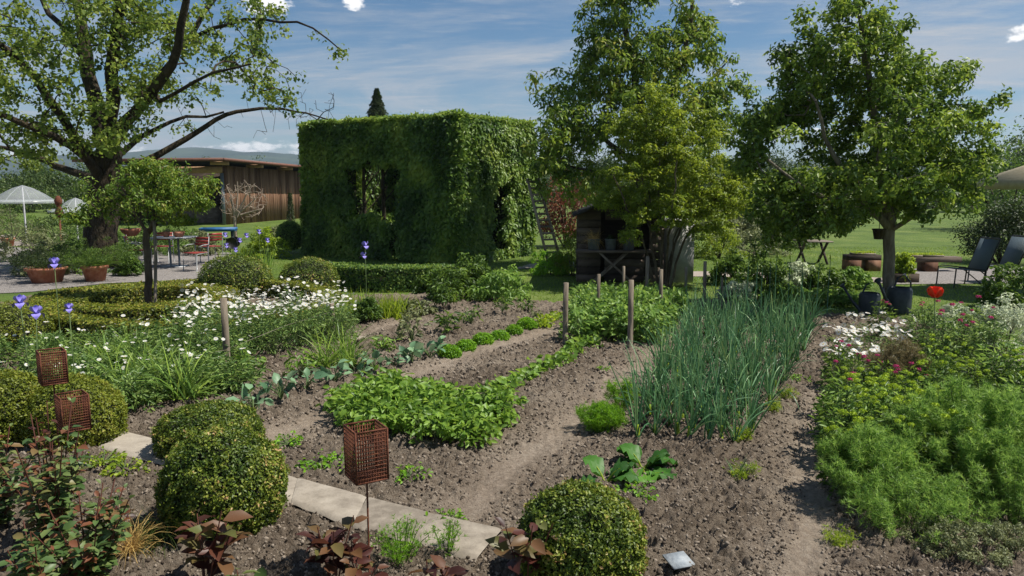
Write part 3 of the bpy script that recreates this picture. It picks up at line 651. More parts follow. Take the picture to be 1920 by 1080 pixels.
# --- apple tree, right
D = 12.6; b0 = np.array([P(1665, 580, D)[0], D, 0])
limbs = [([b0, P(1666, 500, D), P(1668, 430, D), P(1668, 415, D)], .098, .09, False),
         ([P(1668, 430, D), P(1655, 330, D), P(1640, 230, D), P(1620, 110, D), P(1610, 10, D)], .095, .03, True),
         ([P(1668, 425, D), P(1700, 340, D + .3), P(1715, 250, D + .5), P(1760, 180, D + .6)], .07, .02, True),
         ([P(1668, 430, D), P(1610, 370, D - .3), P(1560, 290, D - .5), P(1530, 190, D - .6)], .07, .02, True),
         ([P(1660, 400, D), P(1570, 390, D - .6), P(1490, 340, D - .9), P(1440, 300, D - 1)], .055, .02, True),
         ([P(1670, 432, D), P(1700, 425, D - .3), P(1735, 395, D - .4), P(1760, 350, D - .4)], .045, .015, True),
         ([P(1668, 400, D), P(1690, 330, D + .8), P(1650, 250, D + 1.2)], .05, .02, True), ([P(1668, 400, D), P(1640, 330, D - .8), P(1660, 230, D - 1.3)], .05, .02, True)]
lumps = [(1600, 40, 65, 50, D, .8), (1545, 90, 60, 40, D, .8), (1660, 60, 32, 45, D, .6), (1480, 110, 38, 25, D, .5), (1600, 140, 130, 70, D, 1.2), (1720, 150, 80, 45, D, .9), (1800, 150, 25, 35, D, .4), (1500, 180, 60, 50, D, 1), (1600, 240, 180, 90, D - .2, 1.5), (1760, 230, 90, 70, D, 1.1),
         (1830, 205, 38, 22, D, .5), (1870, 185, 14, 10, D, .2), (1470, 270, 70, 60, D - .4, 1.1), (1600, 340, 170, 60, D - .4, 1.4), (1480, 350, 70, 45, D - .5, .9), (1780, 310, 75, 60, D, .9), (1700, 370, 80, 45, D - .3, .9), (1560, 410, 80, 25, D - .4, .6), (1845, 290, 24, 30, D, .4), (1800, 375, 30, 30, D - .2, .4), (1470, 400, 30, 25, D - .4, .4), (1595, -5, 30, 22, D, .4), (1500, 30, 20, 18, D, .3), (1430, 310, 50, 50, D - .5, .9), (1440, 220, 45, 50, D - .2, .8), (1415, 380, 45, 40, D - .6, .7), (1470, 250, 60, 60, D + .3, .9), (1400, 290, 35, 40, D, .7), (1520, 410, 90, 40, D - .5, .9), (1450, 440, 40, 25, D - .3, .5), (1540, 250, 70, 70, D + .6, .8)]
big_tree('apple_tree', 'round-crowned green fruit tree with a single straight trunk behind the poppy', 'tree', b0, limbs, lump_points(lumps, 1600, thin=.31), M['lf_apple'], M['bark_grey'], .088, 30, .175, asp=.52, tip=.004, droop=.5, seg=.28, along=.3)

# --- bare little tree before the barn
D = 30.0; b0 = np.array([P(442, 440, D)[0], D, 0]); limbs = [([b0, P(441, 420, D), P(440, 395, D)], .07, .05, False)]
for tx, ty in ((425, 350), (445, 340), (470, 345), (485, 365), (430, 370), (495, 390), (460, 380)): limbs.append(([P(441, 405, D), P((441 + tx) / 2 + 4, (405 + ty) / 2, D), P(tx, ty, D)], .05, .014, True))
tg = np.array([P(x, y, D + R.normal() * .5) for x, y in [(455 + 48 * math.cos(a_) * r_, 375 + 38 * math.sin(a_) * r_) for a_, r_ in zip(R.uniform(0, 6.28, 260), R.uniform(.3, 1, 260))]])
t = thing('bare_tree', 'leafless pale branched little tree in front of the barn', 'tree', b0)
tubes, _, _, _ = grow([(np.asarray(p_) - b0, a_, c_, e_) for p_, a_, c_, e_ in limbs], tg - b0, tip=.0065, wob=.1, seg=.3, arc=0, bj=.04)
a = Acc(); add_tubes(a, tubes[:1]); a.build('trunk', M['twig_pale'], t); a = Acc(); add_tubes(a, tubes[1:]); a.build('branches', M['twig_pale'], t)

# ================================================================== BUSHES
def bush(name, label, cat, base, wx, wy, h, m, L, ncl, nl, asp=.55, rc=None, z0=.1, group=None, stem=True, T=T4, droop=.4, up=.5, flat=.8, shell=.55, barkm=None, lump=.25, partname='foliage', jit=.5):
    """irregular shrub: leaf tufts over a lumpy ellipsoid body on a few stems"""
    t = thing(name, label, cat, base, group)
    d = sph(ncl); d[:, 2] = np.abs(d[:, 2]) * 1.0 - .12
    r = R.uniform(shell, 1, ncl) * (1 - lump + 2 * lump * vnoise(d * 2.2 + R.uniform(0, 50), 3))
    C = d * r[:, None] * [wx / 2, wy / 2, h * (1 - z0 / max(h, .01)) ] ; C[:, 2] = np.clip(C[:, 2], 0, None) + z0
    rc = rc or min(wx, h) * .12
    a = Acc(); cr = R.uniform(.25, .75, ncl)
    clumps(a, C, rc, nl, L, asp, jit, T, droop, flat, up, cr=cr)
    a.V = [np.column_stack([v[:, :2], np.maximum(v[:, 2], .02)]) for v in a.V]
    if stem:
        s = Acc()
        for k in range(min(14, max(4, ncl // 8))):
            c = C[R.integers(ncl)]; s.tube([[c[0] * .1, c[1] * .1, 0], [c[0] * .45, c[1] * .45, c[2] * .55], c], [max(.005, h * .012), h * .008 + .002, .003], 5, cap=False)
        s.build('stems', barkm or M['bark'], t)
    a.build(partname, m, t)
    return t
def gb(px, py): return G(px, py)
def atD(px, D, z=0): p = P(px, 400, D); return np.array([p[0], D, z])
# ================================================================== CLIPPED HORNBEAM PAVILION
HA = np.array([P(858, 400, 19.7)[0], 19.7, 0]); HL = np.array([P(563, 400, 23)[0], 23.0, 0])
hu = nrm(HL - HA); lenL = np.linalg.norm(HL - HA); hv = np.array([-hu[1], hu[0], 0.]) * -1
if hv[0] < 0: hv = -hv
HR = HA + hv * 4.0; lenR = 4.0; HH = 3.95; WT = .75
root = thing('hornbeam_hedge', 'tall clipped green hedge shaped like a hut with window openings, in the middle', 'hedge', HA)
acc = Acc(); core = Acc()
def hole(ps, u, z):
    """openings of each wall (u along wall from near corner, z up)"""
    if ps == 'L':
        n_ = .55 * (vnoise(np.stack([u * 2.5, z * 2.5, 0 * u], -1), 3) - .5)
        return ((u > 2.0 + n_) & (u < 3.9 + n_) & (z > 1.22 + n_ - .1 * (u - 3)) & (z < 2.75 + n_)) | ((u > 2.25 + n_) & (u < 2.62 + n_) & (z > .0) & (z < 1.5))
    if ps == 'R':
        n_ = .4 * (vnoise(np.stack([u * 2.5, z * 2.5, 0 * u + 5], -1), 3) - .5)
        return (u > 1.75 + n_) & (u < 2.25 + n_ * 2) & (z > 0.3) & (z < 2.1 + n_ * 2)
    return np.zeros(np.shape(u), bool)
def wall_leaves(ps, o, ud, nd, Lw, n):
    """dense leaf layers on both faces, top, ends and the reveals of the openings; o = outer corner, nd = outward normal"""
    u = R.uniform(-.05, Lw + .05, n); z = R.uniform(0.05, HH, n); dep = R.random(n) ** 2.2 * .22
    side = R.random(n) < .68
    off = np.where(side, -dep, -WT + dep) + .14 * (vnoise(np.stack([u * 1.7, z * 1.7, side * 9.], -1), 6) - .5) + .09 * (vnoise(np.stack([u * 5, z * 5, side * 9.], -1), 7) - .5)
    k = ~hole(ps, u, z)
    rc_ = np.maximum(0, .30 - u) ** 2 * 1.6 + np.maximum(0, u - Lw + .30) ** 2 * 1.6 + np.maximum(0, z - HH + .30) ** 2 * 1.5; off = off - np.where(side, rc_, 0) - .10 * side * (vnoise(np.stack([u * .9, z * .9, 0 * u + 3], -1), 12) - .5)
    Pp = o + ud * u[:, None] + nd * off[:, None] + np.array([0, 0, 1.]) * z[:, None]
    Nn = nd * np.where(side, 1., -1.)[:, None]
    leaves(acc, Pp[k], (Nn + [0, 0, .35])[k], .125, .58, .42, T4, .6, rb=(.5 + .9 * (vnoise(Pp * 1.6, 4) - .5))[k])
    # volume fill, incl. reveals and top
    m_ = n // 2; u = R.uniform(0, Lw, m_); z = R.uniform(0.1, HH, m_); w_ = R.uniform(0, WT, m_)
    e = .16; edge = (z > HH - .2) | (u < .15) | (u > Lw - .15)
    for du, dz in ((e, 0), (-e, 0), (0, e), (0, -e)): edge |= hole(ps, u + du, z + dz)
    k = edge & ~hole(ps, u, z)
    Pp = o + ud * u[:, None] - nd * w_[:, None] + np.array([0, 0, 1.]) * (z + .08 * R.normal(size=m_) * (z > HH - .2))[:, None]
    leaves(acc, Pp[k], sph(k.sum()) + [0, 0, .8], .095, .6, .5, T4, .4)
    # top spray
    m_ = n // 9; u = R.uniform(0, Lw, m_); w_ = R.uniform(0, WT, m_)
    Pp = o + ud * u[:, None] - nd * w_[:, None] + np.array([0, 0, 1.]) * (HH + .13 * (vnoise(np.stack([u * 3, w_ * 3, 0 * u], -1), 2) - .4) + R.uniform(-.05, .06, m_))[:, None]
    leaves(acc, Pp, sph(m_) * .6 + [0, 0, 1], .095, .6, .5, T4, .2, rb=.75)  # rim leaves tinted lighter, sunlight on the top put into their tone
    # added solid core cells, twig-dark, block sun and see-through (open at the openings)
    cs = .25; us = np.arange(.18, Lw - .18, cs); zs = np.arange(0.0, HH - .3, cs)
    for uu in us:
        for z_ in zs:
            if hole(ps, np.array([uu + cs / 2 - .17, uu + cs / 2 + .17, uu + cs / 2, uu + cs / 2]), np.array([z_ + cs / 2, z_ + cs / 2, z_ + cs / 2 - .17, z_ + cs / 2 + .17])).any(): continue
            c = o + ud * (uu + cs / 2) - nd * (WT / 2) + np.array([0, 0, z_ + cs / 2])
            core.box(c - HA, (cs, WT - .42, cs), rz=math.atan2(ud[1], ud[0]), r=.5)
o0 = np.zeros(3)
nL = -hv; nR = -hu
_sv = HA
wall_leaves('L', HA, hu, nL, lenL, 46000); wall_leaves('R', HA, hv, nR, lenR, 30000)
wall_leaves('B', HA + hv * lenR, hu, hv, lenL, 20000); wall_leaves('E', HA + hu * lenL, hv, hu, lenR, 20000)
acc.V = [v - HA for v in acc.V]
acc.build('foliage', M['lf_hedge'], root); core.build('shade_core', M['core'], root)
for uu, vv in ((2.95, .35), (3.75, .4), (1.9, .4), (5.2, .4), (2.6, 3.6), (4.4, 3.6), (.4, 1.2), (.4, 2.7)):
    a = Acc(); b0 = hu * uu + hv * vv; a.tube([b0, b0 + [.02, 0, 1.2], b0 + [0, .03, 2.2], b0 + [.05, 0, 3.4]], [.075, .06, .05, .03], 8)
    for q_ in range(5):
        z_ = R.uniform(1.2, 2.4); e_ = sph(1)[0] * [.8, .8, .1] + [0, 0, .9]; a.tube([b0 + [0, 0, z_], b0 + [0, 0, z_] + e_ * .4, b0 + [0, 0, z_] + e_ * .95], [.025, .018, .01], 5, cap=False)
    a.build('trunk', M['bark_dark'], root)

# ================================================================== BOX HEDGES AND BALLS
def box_leaves(acc, Pp, Nn, L, m=1, rb=None): leaves(acc, Pp, Nn, L, .62, .45, T4, 0, up=.25, rb=rb)
def hedge_band(name, label, pts, wd, h, n, closed=False, m='lf_boxy', L=.04, base=None):
    pts = np.asarray(pts, float)[:, :2]
    if closed: pts = np.vstack([pts, pts[:1]])
    # smooth with Catmull style resample
    for _ in range(3):
        q = [pts[0]] if not closed else []
        for a_, b_ in zip(pts[:-1], pts[1:]): q += [a_ * .75 + b_ * .25, a_ * .25 + b_ * .75]
        if closed: q.append(q[0])
        else: q.append(pts[-1])
        pts = np.array(q)
    o = np.array([*pts[:-1].mean(0), 0]); t = thing(name, label, 'hedge', o)
    Ls = np.r_[0, np.cumsum(np.linalg.norm(np.diff(pts, axis=0), axis=1))]; tot = Ls[-1]
    def at_(s): return np.stack([np.interp(s, Ls, pts[:, 0]), np.interp(s, Ls, pts[:, 1])], 1)
    def tan_(s): d = at_(np.minimum(s + .05, tot)) - at_(np.maximum(s - .05, 0)); return d / (np.linalg.norm(d, axis=1)[:, None] + 1e-9)
    s = R.uniform(0, tot, n); per = R.uniform(0, wd + 2 * h, n); T_ = tan_(s); Nn = np.stack([-T_[:, 1], T_[:, 0]], 1); c = at_(s)
    x = np.where(per < h, -wd / 2, np.where(per > h + wd, wd / 2, per - h - wd / 2)); z = np.where(per < h, per, np.where(per > h + wd, per - h - wd, h))
    nx_ = np.where(per < h, -1., np.where(per > h + wd, 1., 0)); nz = (nx_ == 0) * 1.
    wob = .05 * (vnoise(np.stack([c[:, 0] * 4, c[:, 1] * 4, z * 4], -1), 3) - .5) - R.random(n) ** 2 * .04
    x = x + nx_ * wob; z = z + nz * wob
    Pp = np.stack([c[:, 0] + Nn[:, 0] * x, c[:, 1] + Nn[:, 1] * x, np.maximum(z, .02)], 1) - o
    NN = np.stack([Nn[:, 0] * nx_, Nn[:, 1] * nx_, nz], 1)
    a = Acc(); box_leaves(a, Pp, NN, L); a.build('foliage', M[m], t)
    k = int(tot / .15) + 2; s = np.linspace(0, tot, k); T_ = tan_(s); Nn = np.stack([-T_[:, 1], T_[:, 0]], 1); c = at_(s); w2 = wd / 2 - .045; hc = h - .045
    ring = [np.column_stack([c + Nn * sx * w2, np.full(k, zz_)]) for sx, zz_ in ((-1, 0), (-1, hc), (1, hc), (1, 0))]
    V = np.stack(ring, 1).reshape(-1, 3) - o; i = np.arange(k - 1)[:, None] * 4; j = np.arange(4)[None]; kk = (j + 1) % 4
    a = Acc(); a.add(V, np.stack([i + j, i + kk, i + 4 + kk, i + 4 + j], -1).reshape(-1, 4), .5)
    a.F.append(np.array([[0, 1, 2, 3], [4 * k - 1, 4 * k - 2, 4 * k - 3, 4 * k - 4]])); a.build('shade_core', M['core_box'], t)  # solid dark core, stands in for shaded twigs behind the leaves
    return t
cR = np.array([P(276, 500, 12.0)[0], 12.0])
hedge_band('box_hedge', 'inner ring of low clipped box hedge around the small weeping tree', [cR + np.array([math.cos(a_) * 1.12, math.sin(a_) * 1.25]) for a_ in np.linspace(0, 6.28, 17)[:-1]], .48, .36, 26000, True)
zt = .36
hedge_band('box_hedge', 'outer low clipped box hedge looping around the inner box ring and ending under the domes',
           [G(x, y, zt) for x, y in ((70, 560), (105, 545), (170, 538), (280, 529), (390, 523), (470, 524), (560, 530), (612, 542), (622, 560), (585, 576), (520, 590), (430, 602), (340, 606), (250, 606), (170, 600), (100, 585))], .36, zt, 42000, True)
hedge_band('box_hedge', 'dark low clipped box hedge running in front of the tall hornbeam hedge',
           [G(x, y, .5) for x, y in ((600, 494), (700, 500), (800, 498), (900, 500))], .6, .5, 16000, m='lf_hedge', L=.05)
def box_ball(name, label, c, rx, rz, n, L, m='lf_box', group=None, squash=1.0, zb=None):
    """clipped ball; c = ground point, rz = vertical radius"""
    t = thing(name, label, 'box ball', c, group)
    zc = rz * squash if zb is None else zb
    d = sph(n); k = (d[:, 2] * rz + zc) > .015; d = d[k]; n = len(d)
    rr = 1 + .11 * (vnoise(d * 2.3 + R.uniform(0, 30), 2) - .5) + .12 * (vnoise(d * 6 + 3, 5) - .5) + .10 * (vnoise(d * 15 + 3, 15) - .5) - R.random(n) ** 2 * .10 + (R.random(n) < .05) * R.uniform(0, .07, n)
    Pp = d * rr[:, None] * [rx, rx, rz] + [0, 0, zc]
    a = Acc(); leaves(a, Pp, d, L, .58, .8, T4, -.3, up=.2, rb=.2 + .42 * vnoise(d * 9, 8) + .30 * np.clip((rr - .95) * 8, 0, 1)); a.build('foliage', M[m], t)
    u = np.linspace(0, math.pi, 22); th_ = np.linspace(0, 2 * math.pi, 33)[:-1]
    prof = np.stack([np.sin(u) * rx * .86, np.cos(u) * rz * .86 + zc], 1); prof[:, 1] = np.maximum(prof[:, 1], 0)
    a = Acc(); a.lathe(prof, 28); a.build('shade_core', M['core_box'], t, smooth=True)  # solid dark core so that gaps in the ball look shaded
    return t
def ballpx(label, px, ytop, ybot, rpx, n, L, m='lf_box', D=None, rzf=1.0):
    b = G(px, ybot) if D is None else atD(px, D); b = b.copy(); D_ = b[1] + 0
    rx = rpx * D_ / F0; b[1] += rx * .55; b[0] *= b[1] / D_; rx *= b[1] / D_
    # top height from ytop at centre distance
    zt_ = P(px, ytop + 4, b[1])[2]; rz = min(rx * 1.02 * rzf, zt_ * .62); 
    return box_ball('box_ball', label, b, rx, rz, n, L, m, zb=zt_ - rz)
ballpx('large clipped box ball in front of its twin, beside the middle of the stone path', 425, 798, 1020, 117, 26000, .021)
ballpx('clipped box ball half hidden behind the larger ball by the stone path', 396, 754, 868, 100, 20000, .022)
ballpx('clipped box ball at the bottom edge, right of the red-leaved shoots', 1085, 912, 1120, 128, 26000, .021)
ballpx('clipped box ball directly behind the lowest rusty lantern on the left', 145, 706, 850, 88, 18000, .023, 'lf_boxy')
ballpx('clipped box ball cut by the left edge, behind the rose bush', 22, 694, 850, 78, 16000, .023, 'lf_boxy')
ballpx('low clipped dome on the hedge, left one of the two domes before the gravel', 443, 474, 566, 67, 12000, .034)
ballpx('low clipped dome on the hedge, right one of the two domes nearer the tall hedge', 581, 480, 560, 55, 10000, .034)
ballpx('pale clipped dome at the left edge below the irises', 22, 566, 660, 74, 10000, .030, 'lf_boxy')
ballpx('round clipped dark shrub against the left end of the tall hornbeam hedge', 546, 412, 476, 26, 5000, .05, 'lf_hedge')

# ================================================================== POSTS, LANTERNS, TAG
proto = thing('garden_post', 'x', 'post', (0, 0, 0)); a = Acc(); a.tube([(0, 0, -.15), (.004, 0, .5), (0, .004, 1.0)], [.034, .032, .031], 9); a.build('stake', M['post'], proto)
used = []
for px, yt, yb, lab, ws in ((1060, 530, 652, 'thick pale wooden post at the front left corner of the pea bed', 1.1), (1121, 514, 612, 'wooden post standing among the pea plants, second from the left', .85), (1168, 499, 590, 'slim wooden post among the pea plants before the oven legs', .75),
                            (1181, 525, 662, 'thick wooden post at the front right corner of the pea bed', 1.1), (1211.5, 481, 580, 'tall pale wooden post just right of the dark oven shelf', 1.0), (1237, 505, 612, 'wooden post between the pea bed and the thin-stemmed tree', .95),
                            (1284.5, 501, 575, 'dark slim wooden post right of the stems of the airy tree', .8), (1319, 490, 590, 'tallest wooden post behind the onion bed near the far path', .9), (1352, 520, 580, 'short thin wooden post furthest right behind the onions', .6),
                            (427, 559, 716, 'weathered wooden post in front of the white daisies', 1.15), (625, 568, 640, 'weathered wooden post at the right end of the white daisies', 1.0)):
    b = G(px, yb); h = P(px, yt, b[1])[2]; o = place(proto, used, b, sc=1.0, label=lab, group='wooden posts of the beds'); o.scale = (ws, ws, h)
# string rail between the two daisy posts
b1, b2 = G(427, 716), G(625, 640); a = Acc(); s0 = np.array([G(330, 735)[0], G(330, 735)[1], .34])
pp = [s0, b1 + [0, -.04, .36], (b1 + b2) / 2 + [0, 0, .42], b2 + [0, -.04, .42]]; a.tube(pp, .0022, 5)
tag(a.build('twine', M['old_wood']), 'pale twine strung along the posts in front of the white daisies', 'string')

def lantern(label, px, ytop, ybot, wpx, ysoil, rz):
    """open square basket of rusty expanded metal on a rod"""
    b = G(px, ysoil); D_ = b[1]; zt_ = P(px, ytop, D_)[2]; zb_ = P(px, ybot, D_)[2]; W = wpx * D_ / F0 / 1.32; b[2] = 0
    t = thing('garden_lantern', label, 'lantern', b, 'rusty lanterns on rods', rz=rz)
    H_ = zt_ - zb_; nv = 12; nh = 13; s = .0042; a = Acc()
    for sd_ in range(4):
        M_ = np.array(Matrix.Rotation(sd_ * math.pi / 2, 3, 'Z')); f = Acc()
        for k in range(1, nv): x = -W / 2 + W * k / nv; f.box((x, -W / 2, zb_ + H_ / 2), (s, s * .7, H_))
        for k in range(1, nh): z = zb_ + H_ * k / nh; f.box((0, -W / 2 - .0006, z), (W, s * .8, s))
        f.V = [v @ M_.T for v in f.V]; f.build('mesh_side', M['rust'], t)
    for sx in (-1, 1):
        for sy in (-1, 1): a.box((sx * W / 2, sy * W / 2, zb_ + H_ / 2), (.008, .008, H_ + .006))
    for z in (zb_, zt_):
        for sy in (-1, 1): a.box((0, sy * W / 2, z), (W - .009, .007, .009)); a.box((sy * W / 2, 0, z), (.007, W - .009, .009))
    a.build('frame', M['rust'], t)
    a = Acc(); a.box((0, 0, zb_ + .002), (W - .008, W - .008, .004)); a.build('floor_plate', M['rust'], t)
    a = Acc(); a.tube([(0, 0, -.1), (0, 0, zb_ * .5), (0, 0, zb_)], .0055, 8); a.build('rod', M['rust'], t)
    return t
lantern('large rusty mesh lantern on a rod in front of the leafy potato patch', 693, 800, 893, 84, 1085, .55)
lantern('rusty mesh lantern on a rod at the left, the lower of the left pair', 150, 740, 802, 62, 935, .75)
lantern('rusty mesh lantern on a rod at the left, the higher of the left pair', 118, 658, 716, 56, 925, .70)
b = G(1272, 1078); a = Acc(); a.box((0, 0, .085), (.15, .11, .008), rx=.30, ry=.1); o = a.build('plant_tag', M['slate']); o.location = b; o.rotation_euler = (0, 0, .5)
tag(o, 'pale slate plant tag lying on the soil at the bottom edge', 'plant tag')
# ================================================================== BUILDINGS AND FURNITURE
# --- wooden barn
A0 = np.array([-15.9, 41.5, 0]); u_ = nrm(np.array([2.0, 9.8, 0.])); w_ = np.array([-u_[1], u_[0], 0.])
t = thing('wooden_barn', 'brown wooden barn with a flat red-edged roof and open front bay', 'barn', A0)
LB, WB, HB0, HB1 = 17.0, 7.6, 3.25, 2.95
rzu = math.atan2(u_[1], u_[0])
a = Acc(); nb = 74
for k in range(nb):
    c = u_ * (LB * (k + .5) / nb); h = HB0 + (HB1 - HB0) * k / nb; a.box(c + [0, 0, h / 2], (LB / nb - .018, .03 + .02 * (k % 2), h), rz=rzu)
nb = 30
for k in range(nb):
    c = u_ * LB + w_ * (WB * (k + .5) / nb); a.box(c + [0, 0, HB1 / 2], (WB / nb - .01, .04, HB1), rz=rzu + math.pi / 2)
for k in range(60):
    c = w_ * WB + u_ * (LB * (k + .5) / 60); a.box(c + [0, 0, HB1 / 2], (LB / 60 - .01, .04, HB1), rz=rzu)
a.build('plank_wall', M['plank'], t)
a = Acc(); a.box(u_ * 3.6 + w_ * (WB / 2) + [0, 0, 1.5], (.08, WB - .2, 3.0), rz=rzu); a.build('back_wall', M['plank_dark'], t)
a = Acc()
c = u_ * (LB / 2 - .5) + w_ * (WB / 2 - .2) + [0, 0, 3.34]; a.box(c, (LB + 1.9, WB + 1.6, .06), rz=rzu, ry=math.atan((HB0 - HB1) / LB)); a.build('roof', M['shingle'], t)
a = Acc()
sl_ = (HB0 - HB1) / LB
def rp_(s, q, z): return u_ * s + w_ * q + np.array([0, 0, z - sl_ * (s - LB / 2 + .5)])
a.beam(rp_(-1.45, -1.02, 3.36), rp_(LB + .45, -1.02, 3.36), .05, .17); a.beam(rp_(-1.47, -.99, 3.36), rp_(-1.47, WB + .6, 3.36), .05, .17); a.build('fascia', M['roof_red'], t)
for s in np.linspace(-.9, LB - .3, 6):
    a = Acc(); a.beam(rp_(s, -.95, 3.18), rp_(s, .1, 3.20), .14, .20); a.build('rafter', M['beam'], t)
a = Acc(); a.beam([*(w_ * 0 - u_ * .05)[:2], 3.02], [*(w_ * WB - u_ * .05)[:2], 3.02], .16, .36); a.build('lintel', M['beam'], t)
for q_ in (0.02, WB / 2, WB - .05):
    a = Acc(); a.box(w_ * q_ - u_ * .05 + [0, 0, 1.42], (.14, .14, 2.84), rz=rzu); a.build('pillar', M['zinc'] if q_ < .1 else M['plank'], t)
a = Acc(); a.box(u_ * 2.2 + w_ * 2.6 + [0, 0, .45], (1.2, 2.2, .9), rz=rzu); a.box(u_ * 2.2 + w_ * 4.8 + [0, 0, .7], (1.0, 1.4, 1.4), rz=rzu); a.box(u_ * 2.0 + w_ * 2.4 + [0, 0, 1.1], (.8, 1.4, .36), rz=rzu); a.build('stacked_crate', M['old_wood'], t)

# --- see-through parasols
def clear_parasol(label, px, D, rad, zt, ze, polehx=True):
    b = atD(px, D); t = thing('clear_parasol', label, 'parasol', b, 'see-through parasols'); n = 16
    prof = [(0.02, zt), (rad * .25, zt - .10), (rad * .55, zt - .32), (rad * .82, zt - .58), (rad, ze), (rad, ze - .12)]
    a = Acc(); a.lathe(prof, n); a.build('canopy', M['clear'], t)
    for k in range(n // 2):
        an = k * 4 * math.pi / n; a = Acc(); a.tube([(r_ * math.cos(an), r_ * math.sin(an), z_ - .015) for r_, z_ in prof[:5]], .012, 5); a.build('rib', M['metal_grey'], t)
    a = Acc(); a.tube([(0, 0, 0), (0, 0, zt)], .035, 8); a.build('pole', M['metal_grey'], t); return t
clear_parasol('larger see-through parasol with a domed canopy at the left edge', 46, 27.5, 1.28, 2.15, 1.62)
clear_parasol('lower see-through parasol right of the larger one, half behind the linden trunk', 143, 30.0, 1.0, 1.66, 1.22)
b = atD(111, 24); t = thing('garden_ornament', 'dark rusty ornament with a round head on a post before the see-through parasols', 'ornament', b)
a = Acc(); a.tube([(0, 0, 0), (0, 0, 1.1)], .03, 8); a.build('post', M['rust'], t)
a = Acc(); a.lathe([(.0, 1.1), (.09, 1.15), (.13, 1.3), (.08, 1.42), (.06, 1.5), (.10, 1.56), (.12, 1.66), (.08, 1.74), (.05, 1.8), (0, 1.82)], 14); a.build('figure', M['rust'], t, smooth=True)

# --- table, chairs and bowls under the linden
tb = atD(322, 19.6); t = thing('garden_table', 'grey metal garden table on the gravel under the linden', 'table', tb, rz=.12)
a = Acc(); a.box((0, 0, .78), (1.05, .8, .028))
a.build('table_top', M['metal_grey'], t)
for sx in (-.1, .12): 
    a = Acc(); a.tube([(sx, 0, 0), (sx, 0, .765)], .028, 8); a.build('leg', M['metal_grey'], t)
a = Acc(); a.box((0, 0, .015), (.6, .5, .03)); a.build('base', M['metal_grey'], t)
def bowl(label, px, w, D=19.6):
    b = atD(px, D, .796); t = thing('plant_bowl', label, 'plant bowl', b, 'bowls on the garden table')
    a = Acc(); a.lathe([(.0, 0), (w * .32, 0), (w * .46, .08), (w * .5, .14), (w * .46, .14), (w * .40, .10), (0, .10)], 18); a.build('bowl', M['terra'], t, smooth=True)
    a = Acc(); clumps(a, np.c_[R.uniform(-w * .35, w * .35, 14), R.uniform(-w * .35, w * .35, 14), R.uniform(.13, .17, 14)], .05, 12, .035); a.build('succulent', M['lf_olive'], t)
bowl('smaller terracotta bowl with a low plant, left on the garden table', 309, .20); bowl('wider terracotta bowl with a low plant, right on the garden table', 333, .30)
proto = thing('garden_chair', 'x', 'chair', (0, 0, 0))
for sx in (-1, 1):
    a = Acc(); a.tube([(sx * .22, .20, 0), (sx * .22, .17, .44), (sx * .22, -.2, .46)], .012, 6); a.build('leg', M['metal_grey'], proto)
    a = Acc(); a.tube([(sx * .22, -.25, 0), (sx * .22, -.2, .44), (sx * .21, -.26, .86)], .012, 6); a.build('leg', M['metal_grey'], proto)
    a = Acc(); a.tube([(sx * .235, -.23, .66), (sx * .25, -.02, .66), (sx * .24, .12, .62)], .012, 6); a.build('armrest', M['metal_grey'], proto)
a = Acc()
for k in range(6): a.box((0, -.16 + .07 * k, .47), (.44, .055, .016))
a.build('seat', M['red_paint'], proto)
a = Acc()
for k in range(3): a.box((0, -.225 - .012 * k, .66 + .075 * k), (.43, .016, .06), rx=-.12)
a.build('backrest', M['red_paint'], proto)
used = []
for px, D, rz, lab in ((362, 18.6, -.4 + math.pi, 'red slatted metal chair right of the garden table, nearest the box domes'), (252, 19.3, 1.9 + math.pi, 'red slatted metal chair left of the garden table, beside the linden trunk'),
                       (300, 20.6, .1 + math.pi, 'red slatted metal chair on the far side of the garden table'), (392, 20.6, .9, 'metal chair behind the others, right end near the violet irises')):
    place(proto, used, atD(px, D), rz, label=lab, group='chairs round the garden table')
# blue cart behind the table
b = atD(408, 25.5); t = thing('garden_cart', 'blue garden cart standing behind the table and chairs', 'cart', b, rz=.2)
a = Acc(); a.box((0, 0, .62), (1.15, .6, .04)); [a.box((0, sy * .29, .67), (1.15, .03, .09)) for sy in (-1, 1)]; [a.box((sx * .56, 0, .67), (.03, .55, .09)) for sx in (-1, 1)]; a.build('tray', M['blue'], t)
for sx in (-.45, .45):
    for sy in (-.28, .28):
        a = Acc(); a.tube([(sx, sy - .03, .2), (sx, sy + .03, .2)], .2, 14); a.build('wheel', M['black_metal'], t)
a = Acc(); [a.box((sx, 0, .4), (.04, .5, .4)) for sx in (-.45, .45)]; a.box((0, 0, .32), (.9, .05, .05)); a.build('frame', M['zinc_dark'], t)

